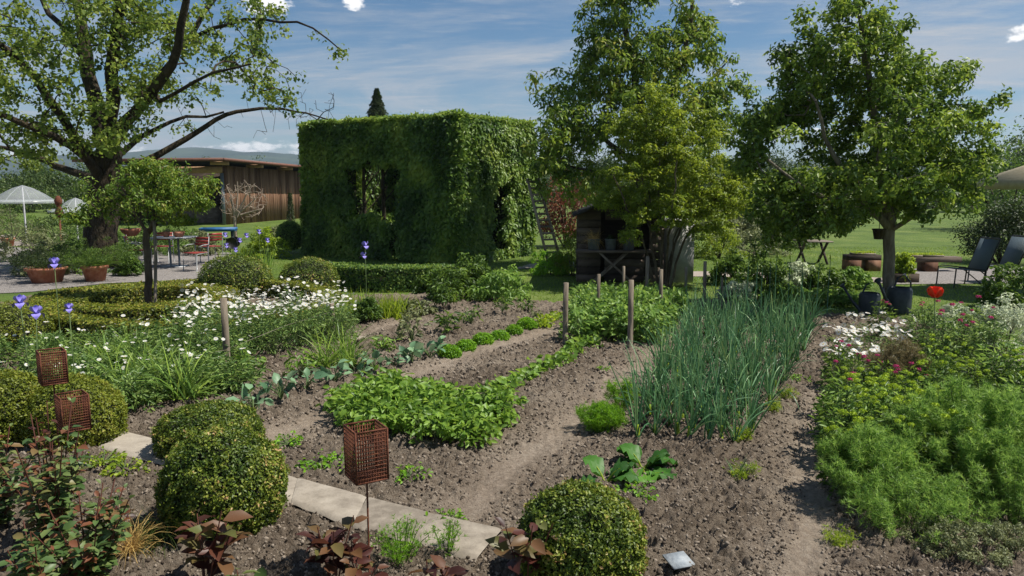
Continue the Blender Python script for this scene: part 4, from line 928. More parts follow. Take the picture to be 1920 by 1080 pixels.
# --- terracotta pots
def pot_prof(r, h): return [(0, 0), (r * .72, 0), (r * .95, h * .82), (r * 1.05, h * .82), (r * 1.06, h), (r * .93, h), (r * .88, h * .9), (0, h * .88)]
def potted(label, px, D, r, h, kind, group='terracotta pots on the gravel', ph=.6, pr=.5, m='lf_bush'):
    b = atD(px, D); t = thing('flower_pot', label, 'potted plant', b, group)
    a = Acc(); a.lathe(pot_prof(r, h), 20); a.build('pot', M['terra'], t, smooth=False)
    a = Acc()
    if kind == 'juniper':
        n = 260; dr = sph(n) * [1, 1, .25] + [0, 0, .42]; blades(a, np.tile([0, 0, h], (n, 1)) + R.normal(size=(n, 3)) * [r * .4, r * .4, .02], dr, R.uniform(.3, 1, n) * pr * 1.3, .012, 1.0, seg=4)
        c = []
        for k in range(90):
            d = nrm(sph(1)[0] * [1, 1, .2] + [0, 0, .38]); q = R.uniform(.25, 1); c.append(d * pr * 1.25 * q + [0, 0, h + .06 - .18 * q * q])
        clumps(a, np.array(c), .10, 46, .045, .25, .5, T4, .2, .6, .4)
    else:
        n = 40; c = sph(n) * [pr, pr, ph / 2] + [0, 0, h + ph * .5]; clumps(a, c, .12, 34, .05, .5)
    a.build('foliage', M[m], t); return t
potted('wide square-shouldered terracotta pot with spreading juniper, nearest the box ring', 170, 16.6, .27, .36, 'juniper', pr=.72)
potted('wide low terracotta tub with drooping dark juniper, left of the other juniper pot', 78, 16.4, .40, .34, 'juniper', pr=.75, m='lf_dark')
potted('small terracotta pot with a bushy plant right of the linden foot', 233, 18.6, .10, .22, 'bush', ph=.5, pr=.22)
potted('terracotta pot with a grey-green standard plant by the far left edge', 10, 26.5, .22, .30, 'bush', ph=1.0, pr=.35, m='lf_olive')
potted('terracotta pot with round dark plant on the paving at far left', 45, 18.5, .16, .14, 'bush', ph=.3, pr=.3, m='lf_dark')
b = atD(243, 20.2, .0); t = thing('flower_bowl', 'orange terracotta bowl on a thin iron stand beside the linden trunk', 'flower bowl', b)
a = Acc(); a.lathe([(0, .78), (.12, .78), (.24, .9), (.27, .98), (.24, .98), (0, .94)], 18); a.build('bowl', M['terra'], t)
for k in range(3):
    a = Acc(); an = k * 2.1; a.tube([(.2 * math.cos(an), .2 * math.sin(an), 0), (.09 * math.cos(an), .09 * math.sin(an), .79)], .009, 5); a.build('leg', M['black_metal'], t)

# --- dark wooden oven shelter with shelf, buckets and crossed legs
D = 16.4; b = atD(1165, D); t = thing('oven_shelter', 'dark wooden oven shelter with a gabled roof and open hearth', 'shelter', b, rz=-.08)
W2, DP, HS = .94, 1.5, 1.55
a = Acc()
nb = 9
for k in range(nb):
    z = HS * (k + .5) / nb; hh_ = HS / nb - .012
    a.box((-W2 + .25, 0, z), (.50, .05, hh_)); a.box((W2 - .16, 0, z), (.32, .05, hh_))
    if z < .75 or z > 1.36: a.box((.09, .004, z), (.87, .05, hh_))
    a.box((-W2, DP / 2 + .03, z), (.05, DP, hh_))
a.build('plank_wall', M['plank_dark'], t)
a = Acc(); a.box((0, DP, HS / 2), (2 * W2, .05, HS)); a.box((0, .8, .75), (1.4, .05, 1.4)); a.build('back_wall', M['plank_dark'], t)
a = Acc()
a.box((-.50, DP / 2 - .1, HS + .17), (1.22, DP + .6, .05), ry=-.42); a.box((.50, DP / 2 - .1, HS + .17), (1.22, DP + .6, .05), ry=.42); a.build('roof', M['shingle'], t)
a = Acc(); a.add([(-W2, .0, HS), (W2, .0, HS), (0, .0, HS + .40), (-W2, .04, HS), (W2, .04, HS), (0, .04, HS + .40)], [[0, 1, 2], [5, 4, 3]], .4); a.build('gable', M['plank_dark'], t)
a = Acc(); a.box((W2 + .35, .75, .68), (.62, 1.4, 1.36)); a.build('plaster_side', M['plaster'], t)
a = Acc(); a.box((-.18, -.30, .72), (1.62, .50, .045)); a.build('shelf', M['old_wood'], t)
for s1 in (-1, 1):
    for yy in (-.48, -.14):
        a = Acc(); a.beam((-.18 - s1 * .46, yy + .03 * s1, 0), (-.18 + s1 * .30, yy + .03 * s1, .695), .045, .035); a.build('crossed_leg', M['old_wood'], t)
for k, (px, r, lab, gr) in enumerate(((1114, .135, 'zinc bucket of dry brown grass, left on the oven shelf', 1), (1146, .125, 'plain pale zinc bucket in the middle of the oven shelf', 0), (1180, .135, 'zinc bucket of dry brown grass, right on the oven shelf', 1))):
    b = atD(px, D - .30, .745); t2 = thing('bucket', lab, 'bucket', b, 'zinc buckets on the oven shelf')
    a = Acc(); a.lathe([(0, 0), (r * .82, 0), (r * .98, .22), (r * 1.04, .225), (r * 1.04, .24), (r * .93, .24), (r * .88, .2), (0, .2)], 18); a.build('pail', M['zinc'], t2)
    a = Acc()
    if gr: n = 260; blades(a, R.normal(size=(n, 3)) * [.05, .05, 0] + [0, 0, .2], R.normal(size=(n, 3)) * .7 + [0, 0, 1], R.uniform(.15, .36, n), .006, 2.2); a.build('dry_grass', M['straw'], t2)
    else: clumps(a, sph(12) * .06 + [0, 0, .24], .05, 14, .04); a.build('plant', M['lf_dark'], t2)
# --- ladder beside the pavilion
D = 19.5; b = atD(1030, D); t = thing('wooden_ladder', 'weathered wooden ladder leaning just right of the tall hornbeam hedge', 'ladder', b)
p0 = np.array([P(1052, 470, D)[0], D, .15]) - b; p1 = P(1008, 335, D + .3) - b; wv = np.array([-.34, -.1, 0])
for s in (0, 1): a = Acc(); a.beam(p0 + wv * s, p1 + wv * s * .8, .07, .05); a.build('rail', M['old_wood'], t)
for k in range(13): 
    q = (k + .5) / 13; a = Acc(); c = p0 + (p1 - p0) * q; a.beam(c, c + wv * (1 - .2 * q), .05, .05); a.build('rung', M['old_wood'], t)

# --- right side: benches, parasol, loungers, cans
def log_bench(label, x0, x1, D, h, supports, moss=True, th=.13):
    p0 = atD(x0, D); p1 = atD(x1, D); b = (p0 + p1) / 2; t = thing('timber_bench', label, 'bench', b)
    L = p1[0] - p0[0]; a = Acc(); a.box((0, 0, h - th / 2), (L, .34, th)); a.build('beam_seat', M['plank_dark'], t)
    for s in supports:
        a = Acc(); a.box(((s - .5) * L, 0, (h - th) / 2), (.30, .42, h - th)); a.build('block', M['plank'], t)
    return t
log_bench('low bench of thick dark timber on a block, right of the fruit tree trunk', 1692, 1803, 18.6, .37, (.49,))
log_bench('low dark timber bench left of the fruit tree trunk', 1590, 1652, 18.8, .40, (.2, .8))
for x, w2 in ((1713, 34), (1752, 36), (1622, 40)):
    b = atD(x, 18.6 if x > 1700 else 18.8, .374 if x > 1700 else .404); t = thing('moss_tray', 'shallow tray of green moss on the %s' % {1713: 'left end of the block-footed bench', 1752: 'middle of the block-footed bench', 1622: 'bench left of the fruit tree trunk'}[x], 'moss tray', b)
    a = Acc(); ww = w2 / F0 * 18.6; a.box((0, 0, .02), (ww, .3, .04)); a.build('tray', M['old_wood'], t)
    a = Acc(); n = 900; leaves(a, np.c_[R.uniform(-ww / 2, ww / 2, n), R.uniform(-.15, .15, n), R.uniform(.035, .08, n)], np.tile([0, 0, 1.], (n, 1)), .03); a.build('moss', M['lf_lime'], t)
b = atD(1527, 20.5); t = thing('picnic_table', 'grey wooden trestle table in the lawn behind the fruit tree', 'table', b)
a = Acc(); [a.box((0, -.3 + .15 * k, .62), (.82, .135, .035)) for k in range(5)]; a.build('table_top', M['old_wood'], t)
for sx in (-.3, .3):
    a = Acc(); a.beam((sx, -.32, 0), (sx, .25, .6), .05, .05); a.build('leg', M['plank_dark'], t); a = Acc(); a.beam((sx, .32, 0), (sx, -.25, .6), .05, .05); a.build('leg', M['plank_dark'], t)
proto = thing('sun_lounger', 'x', 'sun lounger', (0, 0, 0))
a = Acc(); a.box((-.30, 0, .37), (.62, .5, .018), ry=.10); a.build('seat', M['mesh_grey'], proto)
a = Acc(); a.box((.18, 0, .66), (.018, .5, .72), ry=.36); a.build('backrest', M['mesh_grey'], proto)
for sy in (-.27, .27):
    a = Acc(); a.tube([(-.64, sy, 0), (-.62, sy, .40), (-.55, sy, .43), (.0, sy, .37), (.08, sy, .36), (.33, sy, 1.02)], .014, 6); a.build('side_rail', M['black_metal'], proto)
    a = Acc(); a.tube([(.05, sy, .37), (.02, sy, 0)], .014, 6); a.build('leg', M['black_metal'], proto)
    a = Acc(); a.tube([(-.1, sy, .38), (.42, sy, .0)], .012, 6); a.build('leg', M['black_metal'], proto)
a = Acc(); a.tube([(.33, -.27, 1.02), (.33, .27, 1.02)], .014, 6); a.build('top_bar', M['black_metal'], proto)
used = []
place(proto, used, atD(1835, 15.8), .12, label='grey mesh sun lounger nearest the poppy, on the gravel', group='mesh sun loungers')
place(proto, used, atD(1893, 16.4), .08, label='grey mesh sun lounger behind the first, cut by the right edge', group='mesh sun loungers')
b = atD(1992, 14.5); t = thing('garden_parasol', 'beige cloth parasol cut by the right edge above the loungers', 'parasol', b)
a = Acc(); a.lathe([(0.0, 2.78), (.05, 2.76), (1.50, 2.22), (1.50, 2.05), (1.485, 2.05), (1.485, 2.2), (.05, 2.72), (0, 2.73)], 8); a.build('canopy', M['canvas'], t)
a = Acc(); a.lathe([(0.0, 2.88), (.05, 2.87), (.38, 2.70), (.40, 2.66)], 8); a.build('vent', M['canvas'], t)
a = Acc(); a.tube([(0, 0, 0), (0, 0, 2.8)], .03, 8); a.build('pole', M['old_wood'], t)
for k in range(8): an = k * math.pi / 4; a = Acc(); a.beam((.05 * math.cos(an), .05 * math.sin(an), 2.70), (1.47 * math.cos(an), 1.47 * math.sin(an), 2.18), .02, .02); a.build('rib', M['old_wood'], t)
def watering_can(label, px, D, rz, s=1.0):
    b = atD(px, D); t = thing('watering_can', label, 'watering can', b, rz=rz)
    a = Acc(); a.lathe([(0, 0), (.145, 0), (.15, .02), (.15, .30), (.13, .335), (.12, .335), (.12, .30), (0, .30)], 20); a.build('body', M['zinc_dark'], t)
    a = Acc(); a.tube([(-.13, 0, .06), (-.28, 0, .22), (-.42, 0, .42)], [.03, .02, .015], 8); a.build('spout', M['zinc_dark'], t)
    a = Acc(); a.tube([(-.42, 0, .42), (-.45, 0, .455)], [.018, .045], 10); a.build('rose_head', M['zinc_dark'], t)
    a = Acc(); a.tube([(-.12, 0, .33), (-.06, 0, .46), (.08, 0, .50), (.22, 0, .38), (.24, 0, .2), (.145, 0, .1)], .012, 6); a.build('handle', M['zinc_dark'], t); t.scale = (s, s, s)
watering_can('dark zinc watering can left of the fruit tree trunk, spout to the left', 1641, 12.2, .1, 1.1); watering_can('dark zinc watering can right behind the fruit tree trunk', 1697, 12.35, .5, 1.3)
b = P(1648, 437, 12.3); t = thing('hanging_pot', 'small dark pot hanging from a branch left of the fruit tree trunk', 'hanging pot', b)
a = Acc(); a.lathe([(0, -.10), (.07, -.10), (.10, .05), (.11, .05), (.11, .07), (.09, .07), (0, .04)], 14); a.build('pot', M['bark_dark'], t)
a = Acc(); a.tube([(0, 0, .06), (0, 0, .45)], .006, 4); a.build('hanger', M['black_metal'], t)
b = atD(1822, 15.0)
# ================================================================== FAR AND MIDDLE VEGETATION
random.seed(9)
def far_tree(name, label, cat, px, D, w, h, m, L, ncl=70, nl=26, group=None, lump=.35):
    return bush(name, label, cat, atD(px, D), w, w, h, m, L, ncl, nl, group=group, lump=lump, z0=.18 * h, rc=min(w, h) * .17, stem=True)
p1 = bush('deciduous_tree', 'x', 'tree', (0, 0, 0), 6, 6, 5.2, M['lf_far'], .26, 120, 40, z0=.9, rc=.75, lump=.4)
p2 = bush('deciduous_tree', 'x', 'tree', (0, 0, 0), 7, 6, 4.2, M['lf_far'], .26, 120, 40, z0=.5, rc=.8, lump=.45)
u1, u2 = [], []
for k, (px, D, s) in enumerate([(1295, 62, .8), (1365, 58, .85), (1440, 60, .95), (1520, 75, .9), (1600, 78, .85), (1680, 80, .85), (1760, 74, .95), (1830, 62, .9), (1405, 46, .6), (-60, 80, 1.1), (10, 76, .95), (75, 78, .9), (130, 72, 1), (190, 76, .95), (250, 80, .9), (300, 84, .9), (-20, 60, .62), (60, 62, .58), (150, 60, .6),
                                (1290, 120, 1.4), (1370, 118, 1.3), (1450, 125, 1.6), (1530, 110, 1.3), (1610, 118, 1.5), (1690, 112, 1.3), (1770, 118, 1.5), (1850, 100, 1.6), (1920, 95, 1.7), (2000, 100, 1.7),
                                (980, 110, 1.5), (1060, 95, 1.3), (1130, 105, 1.4), (1210, 112, 1.4), (380, 100, 1.1), (460, 105, 1.1)]):
    pr_, uu_ = (p1, u1) if k % 2 else (p2, u2)
    place(pr_, uu_, atD(px, D), None, s * 1.05, label='distant green tree in the row beyond the meadow and terrace', group='trees beyond the meadow')
far_tree('spruce_tip', 'x', 'tree', 0, 60, 1, 1, M['lf_dark'], .1, 4, 4) if False else None
# spruce above the hedge
def conifer(name, label, b, h, r, m, n, L, group=None):
    t = thing(name, label, 'conifer', b, group); a = Acc(); a.tube([(0, 0, 0), (0, 0, h * .95)], [h * .02, .02], 8); a.build('trunk', M['bark'], t)
    a = Acc(); z = 1 - (1 - R.random(n)) ** 1.25; tier = np.floor(z * h / .5); zz_ = z * h; f = 1 - ((zz_ / .5) % 1) * .45; rr = r * (1 - z) * f * R.uniform(.3, 1, n) ** .5 + .03; an = R.uniform(0, 6.28, n)
    Pp = np.c_[rr * np.cos(an), rr * np.sin(an), zz_ - rr * .25]; d = np.c_[np.cos(an), np.sin(an), .25 * np.ones(n)]
    leaves(a, Pp, d * .3 + [0, 0, .9], L, .3, .5, T4, .4); a.build('crown', m, t); return t
conifer('spruce_tree', 'dark pointed spruce tip showing above the tall hornbeam hedge', atD(712, 55), 9.0, 4.6, M['lf_dark'], 30000, .17)
conifer('spruce_tree', 'small slim cypress standing against the barn wall', atD(545, 38), 1.75, .28, M['lf_dark'], 1500, .1)
far_tree('leafy_tree', 'light feathery tree showing just above the barn roof', 'tree', 495, 70, 4.2, 5.0, M['lf_far'], .2, 50, 22)
far_tree('leafy_tree', 'dark broad tree at the right edge above the beige parasol', 'tree', 1895, 36, 5.4, 5.3, M['lf_bush'], .15, 130, 40)
far_tree('yew_shrub', 'big dark yew shrub behind the sun loungers', 'shrub', 1885, 20.5, 2.3, 2.0, M['lf_dark'], .07, 170, 60)
far_tree('copper_shrub', 'copper-red leaved shrub between the tall hedge and the cherry tree', 'shrub', 1062, 26, 2.1, 3.0, M['lf_acer'], .09, 110, 45)
far_tree('leafy_shrub', 'pale low maple shrub left of the dark oven shelter', 'shrub', 1075, 17.6, 1.0, 1.35, M['lf_maple'], .055, 46, 40)
bush('leafy_shrub', 'bright yellow-green shrub at the right foot of the tall hornbeam hedge', 'shrub', atD(1035, 17.8), 1.15, .9, .78, M['lf_parsley'], .06, 70, 40)
for px, D, w2, h, m, lab in ((60, 22, 2.6, 1.2, 'lf_olive', 'olive-grey loose shrub below the larger see-through parasol'), (20, 30, 3.5, 1.6, 'lf_bush', 'green shrub behind the far left pot'), (175, 24, 2.6, 1.5, 'lf_bush', 'green shrub left of the linden trunk, behind the juniper pots'),
                             (130, 18.0, 1.5, 1.0, 'lf_bush', 'leafy green shrub with pale flowers between the two juniper pots'), (105, 28, 2.4, 1.3, 'lf_far', 'dark green shrub under the second see-through parasol'), (270, 23, 2.2, 1.2, 'lf_bush', 'green shrub right of the linden trunk behind the chairs'),
                             (320, 24, 2.2, 1.05, 'lf_bush', 'green shrub directly behind the garden table'), (375, 23, 1.5, .8, 'lf_olive', 'grey-green plants behind the right-hand red chair'), (495, 22, 1.3, 1.0, 'lf_lime', 'lime-green shrub behind the violet iris cluster'),
                             (520, 26, 1.0, .9, 'lf_olive', 'grey-green upright shrub between the lime shrub and the barn'), (235, 17.6, .7, .55, 'lf_bush', 'small green plant at the foot of the linden'), (70, 17.6, 1.2, .85, 'lf_olive', 'blue-grey bush above the wide juniper tub')):
    bush('garden_shrub', lab, 'shrub', atD(px, D), w2, w2 * .8, h, M[m], .07, 80, 34)
for px, D, w2, h, m, lab in ((1385, 30, 3.6, 1.6, 'lf_olive', 'straw-grey dry looking shrub behind the airy tree'), (1470, 34, 4.5, 1.8, 'lf_bush', 'green shrub in the shade behind the fruit tree crown'), (1340, 36, 5, 2.6, 'lf_lime', 'bright green shrub in the meadow behind the airy tree'), (1350, 22, 1.7, 1.25, 'lf_maple', 'yellow-green bush close behind the right edge of the airy tree'), (1420, 23, 1.9, 1.2, 'lf_olive', 'dry grey-green bush between the airy tree and the fruit tree'), (1480, 26, 2.2, 1.3, 'lf_bush', 'mid green bush in the lawn left of the trestle table'),
                             (1375, 16.0, 1.0, .85, 'lf_bush', 'dark leafy shrub at the left end of the hosta border'), (1440, 14.0, .95, 1.25, 'lf_bush', 'tall dark climbing plant on a post behind the onion bed'), (1500, 14.6, 1.1, .65, 'lf_silver', 'silvery leaved plant in the middle of the hosta border'),
                             (1560, 14.2, 1.2, .62, 'lf_bush', 'broad green plant left of the fruit tree trunk'), (1610, 15.4, .8, .5, 'lf_pea', 'light green plant just behind the watering can'), (1395, 13.8, .8, .4, 'lf_silver', 'silvery low plant before the dark leafy shrub'),
                             (1910, 12.9, 1.2, .85, 'lf_bush', 'green leafy shrub at the right edge before the loungers'), (1500, 13.6, 1.6, .28, 'lf_pea', 'bright green ground plants behind the onion tips'), (1590, 13.2, .9, .26, 'lf_pea', 'bright green low plants left of the watering can'),
                             (1700, 16.5, .5, .8, 'lf_lime', 'thin orange-green spindly shrub right of the fruit tree trunk')):
    bush('garden_shrub', lab, 'shrub', atD(px, D), w2, w2 * .8, h, M[m], .075 * max(1, w2 / 2.2), 80 if w2 < 2 else 150, 34)
# cut log left of the gravel
b = atD(1704, 16.4); a = Acc(); a.box((0, 0, .10), (.55, .22, .2)); o = a.build('timber_block', M['plank_dark']); o.location = b; tag(o, 'short dark timber block on the gravel edge right of the fruit tree trunk', 'timber')
# peonies in front of the pavilion
for px, D, w2, h, lab in ((845, 13.6, .95, .78, 'pale leafy peony bush in front of the pavilion doorway'), (935, 13.5, 1.25, .75, 'broad glossy green peony bush right in front of the tall hedge'), (880, 14.6, 1.1, .95, 'peony bush with one bud close against the tall hedge'), (812, 14.4, .7, .62, 'small peony plant at the end of the dark low hedge')):
    bush('peony_bush', lab, 'peony', atD(px, D), w2, w2 * .85, h, M['lf_pea' if D < 13.55 else 'lf_bush'], .095, 75, 22, asp=.38, droop=1.2, jit=.4)
bush('leafy_plant', 'dark-stemmed leafy plant standing before the peonies', 'plant', atD(835, 12.3), .5, .5, .62, M['lf_bush'], .09, 34, 16, asp=.35, droop=1.4, z0=.25)
# ================================================================== BEDS: VEGETABLES AND FLOWERS
def zbase(p): p = np.array(p, float); p[2] = float(soil_z(np.array([p[0]]), np.array([p[1]]))[0]) - .01; return p
def quadpts(c, nu, nv, jit=.35):
    """grid of plants over a bed given by 4 surveyed corners (front-left, front-right, back-right, back-left)"""
    a, b_, c_, d = [G(*p) for p in c]; out = []
    for i in range(nu):
        for j in range(nv):
            u = (i + .5 + R.uniform(-jit, jit)) / nu; v = (j + .5 + R.uniform(-jit, jit)) / nv
            out.append((1 - u) * (1 - v) * a + u * (1 - v) * b_ + u * v * c_ + (1 - u) * v * d)
    return out
def scatter(protos, pts, smin, smax, label, group, szr=(1, 1), maxn=300):
    used = [[] for _ in protos]
    for k, p in enumerate(pts[:maxn]):
        q = k % len(protos); s = random.uniform(smin, smax)
        place(protos[q], used[q], zbase(p), None, s, label, group, s * random.uniform(*szr))
# ---- onions
def onion_proto():
    t = thing('onion_plant', 'x', 'onion', (0, 0, 0)); a = Acc()
    n = R.integers(9, 14); B = R.normal(size=(n, 3)) * [.014, .014, 0]; Dr = R.normal(size=(n, 3)) * [.24, .24, 0] + [0, 0, 1]
    L = R.uniform(.34, .74, n); dr = np.where(R.random(n) < .35, R.uniform(1.2, 3.6, n), R.uniform(.05, .7, n))
    blades(a, B, Dr, L, .016, dr, seg=7)
    blades(a, B + [.002, .002, 0], Dr, L * .98, .015, dr, seg=7)
    a.V = [np.column_stack([v[:, :2], np.maximum(v[:, 2], .01)]) for v in a.V]
    a.build('foliage', M['lf_onion'], t)
    a = Acc(); a.tube([(0, 0, -.02), (0, 0, .05), (0, 0, .10)], [.018, .015, .012], 7); a.build('shank', M['lf_lime'], t); return t
pr = [onion_proto() for _ in range(5)]
pts = quadpts(((1170, 835), (1400, 852), (1545, 612), (1290, 600)), 7, 24, .4)
scatter(pr, pts, .82, 1.12, 'onion plant with upright blue-green tubular leaves in the long onion bed', 'onions in the long bed')
t = onion_proto(); t.location = zbase(G(1380, 905)); t.scale = (.5, .5, .3); t['label'] = 'tiny yellowish onion seedling alone on the soil before the onion bed'
# tall single onion stalks at the back
pr = []
for _ in range(2):
    t = thing('onion_stalk', 'x', 'onion', (0, 0, 0)); a = Acc(); a.tube([(0, 0, 0), (.01, 0, .45), (.0, .01, .95)], [.011, .010, .004], 6); a.build('stalk', M['lf_onion'], t)
    a = Acc(); a.lathe([(0, .93), (.014, .96), (.010, .99), (0, 1.03)], 8); a.build('bud', M['lf_lime'], t); pr.append(t)
scatter(pr, [G(x, y) for x, y in ((1340, 590), (1358, 592), (1425, 592), (1440, 596), (1452, 590), (1500, 596), (1415, 600), (1550, 600), (1400, 588), (1475, 604), (1530, 590))], .8, 1.0, 'tall single stalk rising above the back of the onion bed', 'tall stalks behind the onions')
# ---- leafy rosette plants
def leafy(name, cat, m, n, L, h, spread, asp=.55, T=T8, stemw=.004, partleaf='foliage', droop=.9, updir=.9, nlf=1, stemm='stem_green', zj=.3):
    t = thing(name, 'x', cat, (0, 0, 0)); a = Acc(); s = Acc()
    for k in range(n):
        an = R.uniform(0, 6.28); e = spread * math.sqrt(R.random()); hz_ = h * R.uniform(1 - zj * 2, 1) * (1 - .35 * (e / spread) ** 2)
        tip = np.array([e * math.cos(an), e * math.sin(an), hz_]); s.tube([(0, 0, 0), tip * [.35, .35, .6], tip], [stemw, stemw * .8, stemw * .6], 4, cap=False)
        m_ = nlf; Pp = tip + R.normal(size=(m_, 3)) * L * .35 * (m_ > 1)
        X = nrm(np.array([math.cos(an), math.sin(an), 0]) * .8 + R.normal(size=(m_, 3)) * .45 + [0, 0, updir - .9 + R.uniform(-.3, .3)]); Z = nrm(np.cross(X, R.normal(size=(m_, 3)))); Z = nrm(Z + [0, 0, 1.2]); Z = nrm(Z - (Z * X).sum(1)[:, None] * X)
        l = L * R.uniform(.6, 1.15, m_); V, F, k2 = inst(T, Pp, X, Z, l, l * asp); a.add(V, F, np.repeat(R.random(m_), k2))
    s.build('stems', M[stemm], t); a.V = [np.column_stack([v[:, :2], np.maximum(v[:, 2], .008)]) for v in a.V]; a.build(partleaf, M[m], t); return t
# potato / salad patch in the middle
pr = [leafy('potato_plant', 'leafy plant', 'lf_veg', 46, .085, .27, .21, .55, nlf=5) for _ in range(4)]
pts = quadpts(((660, 818), (905, 858), (968, 788), (640, 768)), 8, 3, .35) + quadpts(((640, 790), (830, 812), (850, 770), (700, 758)), 5, 2, .35)
scatter(pr, pts, .75, 1.05, 'bright green leafy plant in the dense patch behind the large lantern', 'leafy plants of the middle patch')
# pea/bean bed behind the posts
pr = [leafy('pea_plant', 'leafy plant', 'lf_pea', 56, .095, .52, .23, .5, nlf=5, zj=.45) for _ in range(4)]
pts = quadpts(((1078, 652), (1235, 655), (1290, 585), (1080, 582)), 7, 6, .35)
scatter(pr, pts, .72, 1.0, 'tall bright green leafy plant in the bed between the wooden posts', 'leafy plants between the posts')
# kohlrabi row
pr = [leafy('kohlrabi_plant', 'kohlrabi', 'lf_blue', 13, .15, .23, .13, .70, stemw=.006, updir=1.1, zj=.25) for _ in range(3)]
used = [[], [], []]
for k, ((x, y), s) in enumerate(zip(((476, 782), (528, 762), (575, 745), (628, 728), (668, 716), (700, 704), (738, 694), (772, 686), (806, 676), (826, 668)), (1, 1, .95, .95, .8, 1, .7, 1, 1.05, .8))):
    place(pr[k % 3], used[k % 3], zbase(G(x, y)), None, s, 'blue-green kohlrabi plant in the row left of the parsley mounds', 'kohlrabi row')
# parsley mounds
proto = thing('parsley_mound', 'x', 'parsley', (0, 0, 0)); a = Acc(); d = sph(500); d[:, 2] = abs(d[:, 2]); clumps(a, d * [.15, .15, .13] * R.uniform(.6, 1, (500, 1)), .03, 12, .024, .7, .7, T4, 0, 1, .5); a.build('foliage', M['lf_parsley'], proto)
used = []
for (x, y), s in zip(((843, 672), (873, 660), (905, 648), (937, 640), (964, 631), (988, 622)), (.95, .92, 1.0, .92, .8, 1.0)): place(proto, used, zbase(G(x, y)), None, s, 'round bright green curly parsley mound in the row', 'parsley mounds')
pr = [leafy('lettuce_plant', 'lettuce', 'lf_lime', 16, .07, .10, .09, .7, nlf=3) for _ in range(2)]
scatter(pr, [G(x, y) for x, y in ((1008, 618), (1020, 612), (1035, 608), (1048, 604), (1020, 620))], .9, 1.2, 'pale green young lettuce at the far end of the parsley row', 'young lettuces behind the parsley')
# bean seedlings row
pr = [leafy('bean_seedling', 'seedling', 'lf_veg', 9, .075, .10, .07, .75, nlf=2) for _ in range(3)]
pts = [G(930 + (1112 - 930) * q + random.uniform(-5, 5), 752 + (655 - 752) * q + random.uniform(-4, 4)) for q in np.linspace(0, 1, 42)]
scatter(pr, pts, .8, 1.25, 'small green bean seedling in the row running to the front corner post', 'bean seedling row')
# artichoke-like single plants
labs = ['bushy grey-green plant behind the kohlrabi row, nearest the daisies', 'bushy grey-green plant in the back bed, second from the daisies', 'upright green plant in the back bed before the dark-stemmed plant', 'slim upright plant right of centre in the back bed', 'small plant in front of the large peony bush', 'small yellowish plant at the right end of the back bed', 'dark green leafy plant left of the kohlrabi row', 'green seedling between the kohlrabi row and the flat stone', 'small green plant beside the far bed corner', 'green leafy plant at the foot of the first daisy post', 'green leafy plant before the twine', 'low green plant before the daisies at the path']
for lab, (x, y, s, m, h) in zip(labs, ((772, 648, .9, 'lf_olive', .36), (838, 632, .9, 'lf_bush', .34), (884, 612, .8, 'lf_bush', .38), (942, 596, .7, 'lf_bush', .34), (985, 590, .6, 'lf_bush', .28), (985, 612, .5, 'lf_lime', .22), (722, 664, .7, 'lf_veg', .26), (765, 612, .5, 'lf_olive', .3), (1005, 600, .5, 'lf_olive', .26), (470, 722, .8, 'lf_veg', .36), (565, 716, .8, 'lf_veg', .34), (440, 745, .7, 'lf_flower', .3))):
    t = leafy('garden_plant', 'plant', m, 26, .12, h, .17, .38, nlf=3); t.location = zbase(G(x, y)); t.scale = (s, s, s); t['label'] = lab
a = Acc(); a.lathe([(0, -.01), (.16, 0), (.17, .03), (.13, .05), (0, .055)], 11); o = a.build('flat_stone', M['stone_edge']); o.location = G(672, 640); o.scale = (1.2, .8, 1); tag(o, 'pale flat stone on the soil right of the second daisy post', 'stone')
# chard
def chard(label, b, n, L, s=1.0):
    t = thing('chard_plant', label, 'chard', b); a = Acc(); st = Acc()
    nseg, half = 9, 3
    for k in range(n):
        an = k * 2.4 + R.uniform(-.3, .3); el_ = R.uniform(.25, .95) if k > 1 else 1.15; l = L * R.uniform(.75, 1.1); dr = np.array([math.cos(an) * math.cos(el_), math.sin(an) * math.cos(el_), math.sin(el_)])
        p = np.zeros(3); d = dr.copy(); cen = [p]; 
        for q in range(nseg): d = nrm(d + [0, 0, -.13 - .10 * q / nseg]); p = p + d * l / nseg; cen.append(p)
        cen = np.array(cen); cen[:, 2] = np.maximum(cen[:, 2], .02); sd_ = nrm(np.cross(dr, [0, 0, 1.])); w0 = l * .30; V = []
        for q in range(nseg + 1):
            u = q / nseg; ww = w0 * math.sin(math.pi * min(1, max(0, (u - .22) / .80))) ** .7 if u > .22 else .008
            for h_ in range(-half, half + 1):
                v = h_ / half; V.append(cen[q] + sd_ * v * ww + np.array([0, 0, 1.]) * (abs(v) ** 1.5 * .18 * ww * 1.2 + .022 * math.sin(q * 2.6 + h_ * 2.1 + k) * min(1, ww / .05)))
        nn_ = 2 * half + 1; F = [[q * nn_ + h_, q * nn_ + h_ + 1, (q + 1) * nn_ + h_ + 1, (q + 1) * nn_ + h_] for q in range(nseg) for h_ in range(2 * half)]
        b2 = Acc(); b2.add(V, F, R.random()); b2.build('leaf', M['lf_chard'], t, smooth=True)
        st.tube(cen[:7] + [0, 0, .004], np.linspace(.009, .003, 7), 5, cap=False)
    st.build('midribs', M['lf_lime'], t); t.scale = (s, s, s); return t
chard('chard plant with big crinkled glossy leaves in front of the onions', zbase(G(1205, 893)), 11, .30)
chard('chard plant with few broad leaves behind the lower right box ball', zbase(G(1135, 918)), 6, .27)
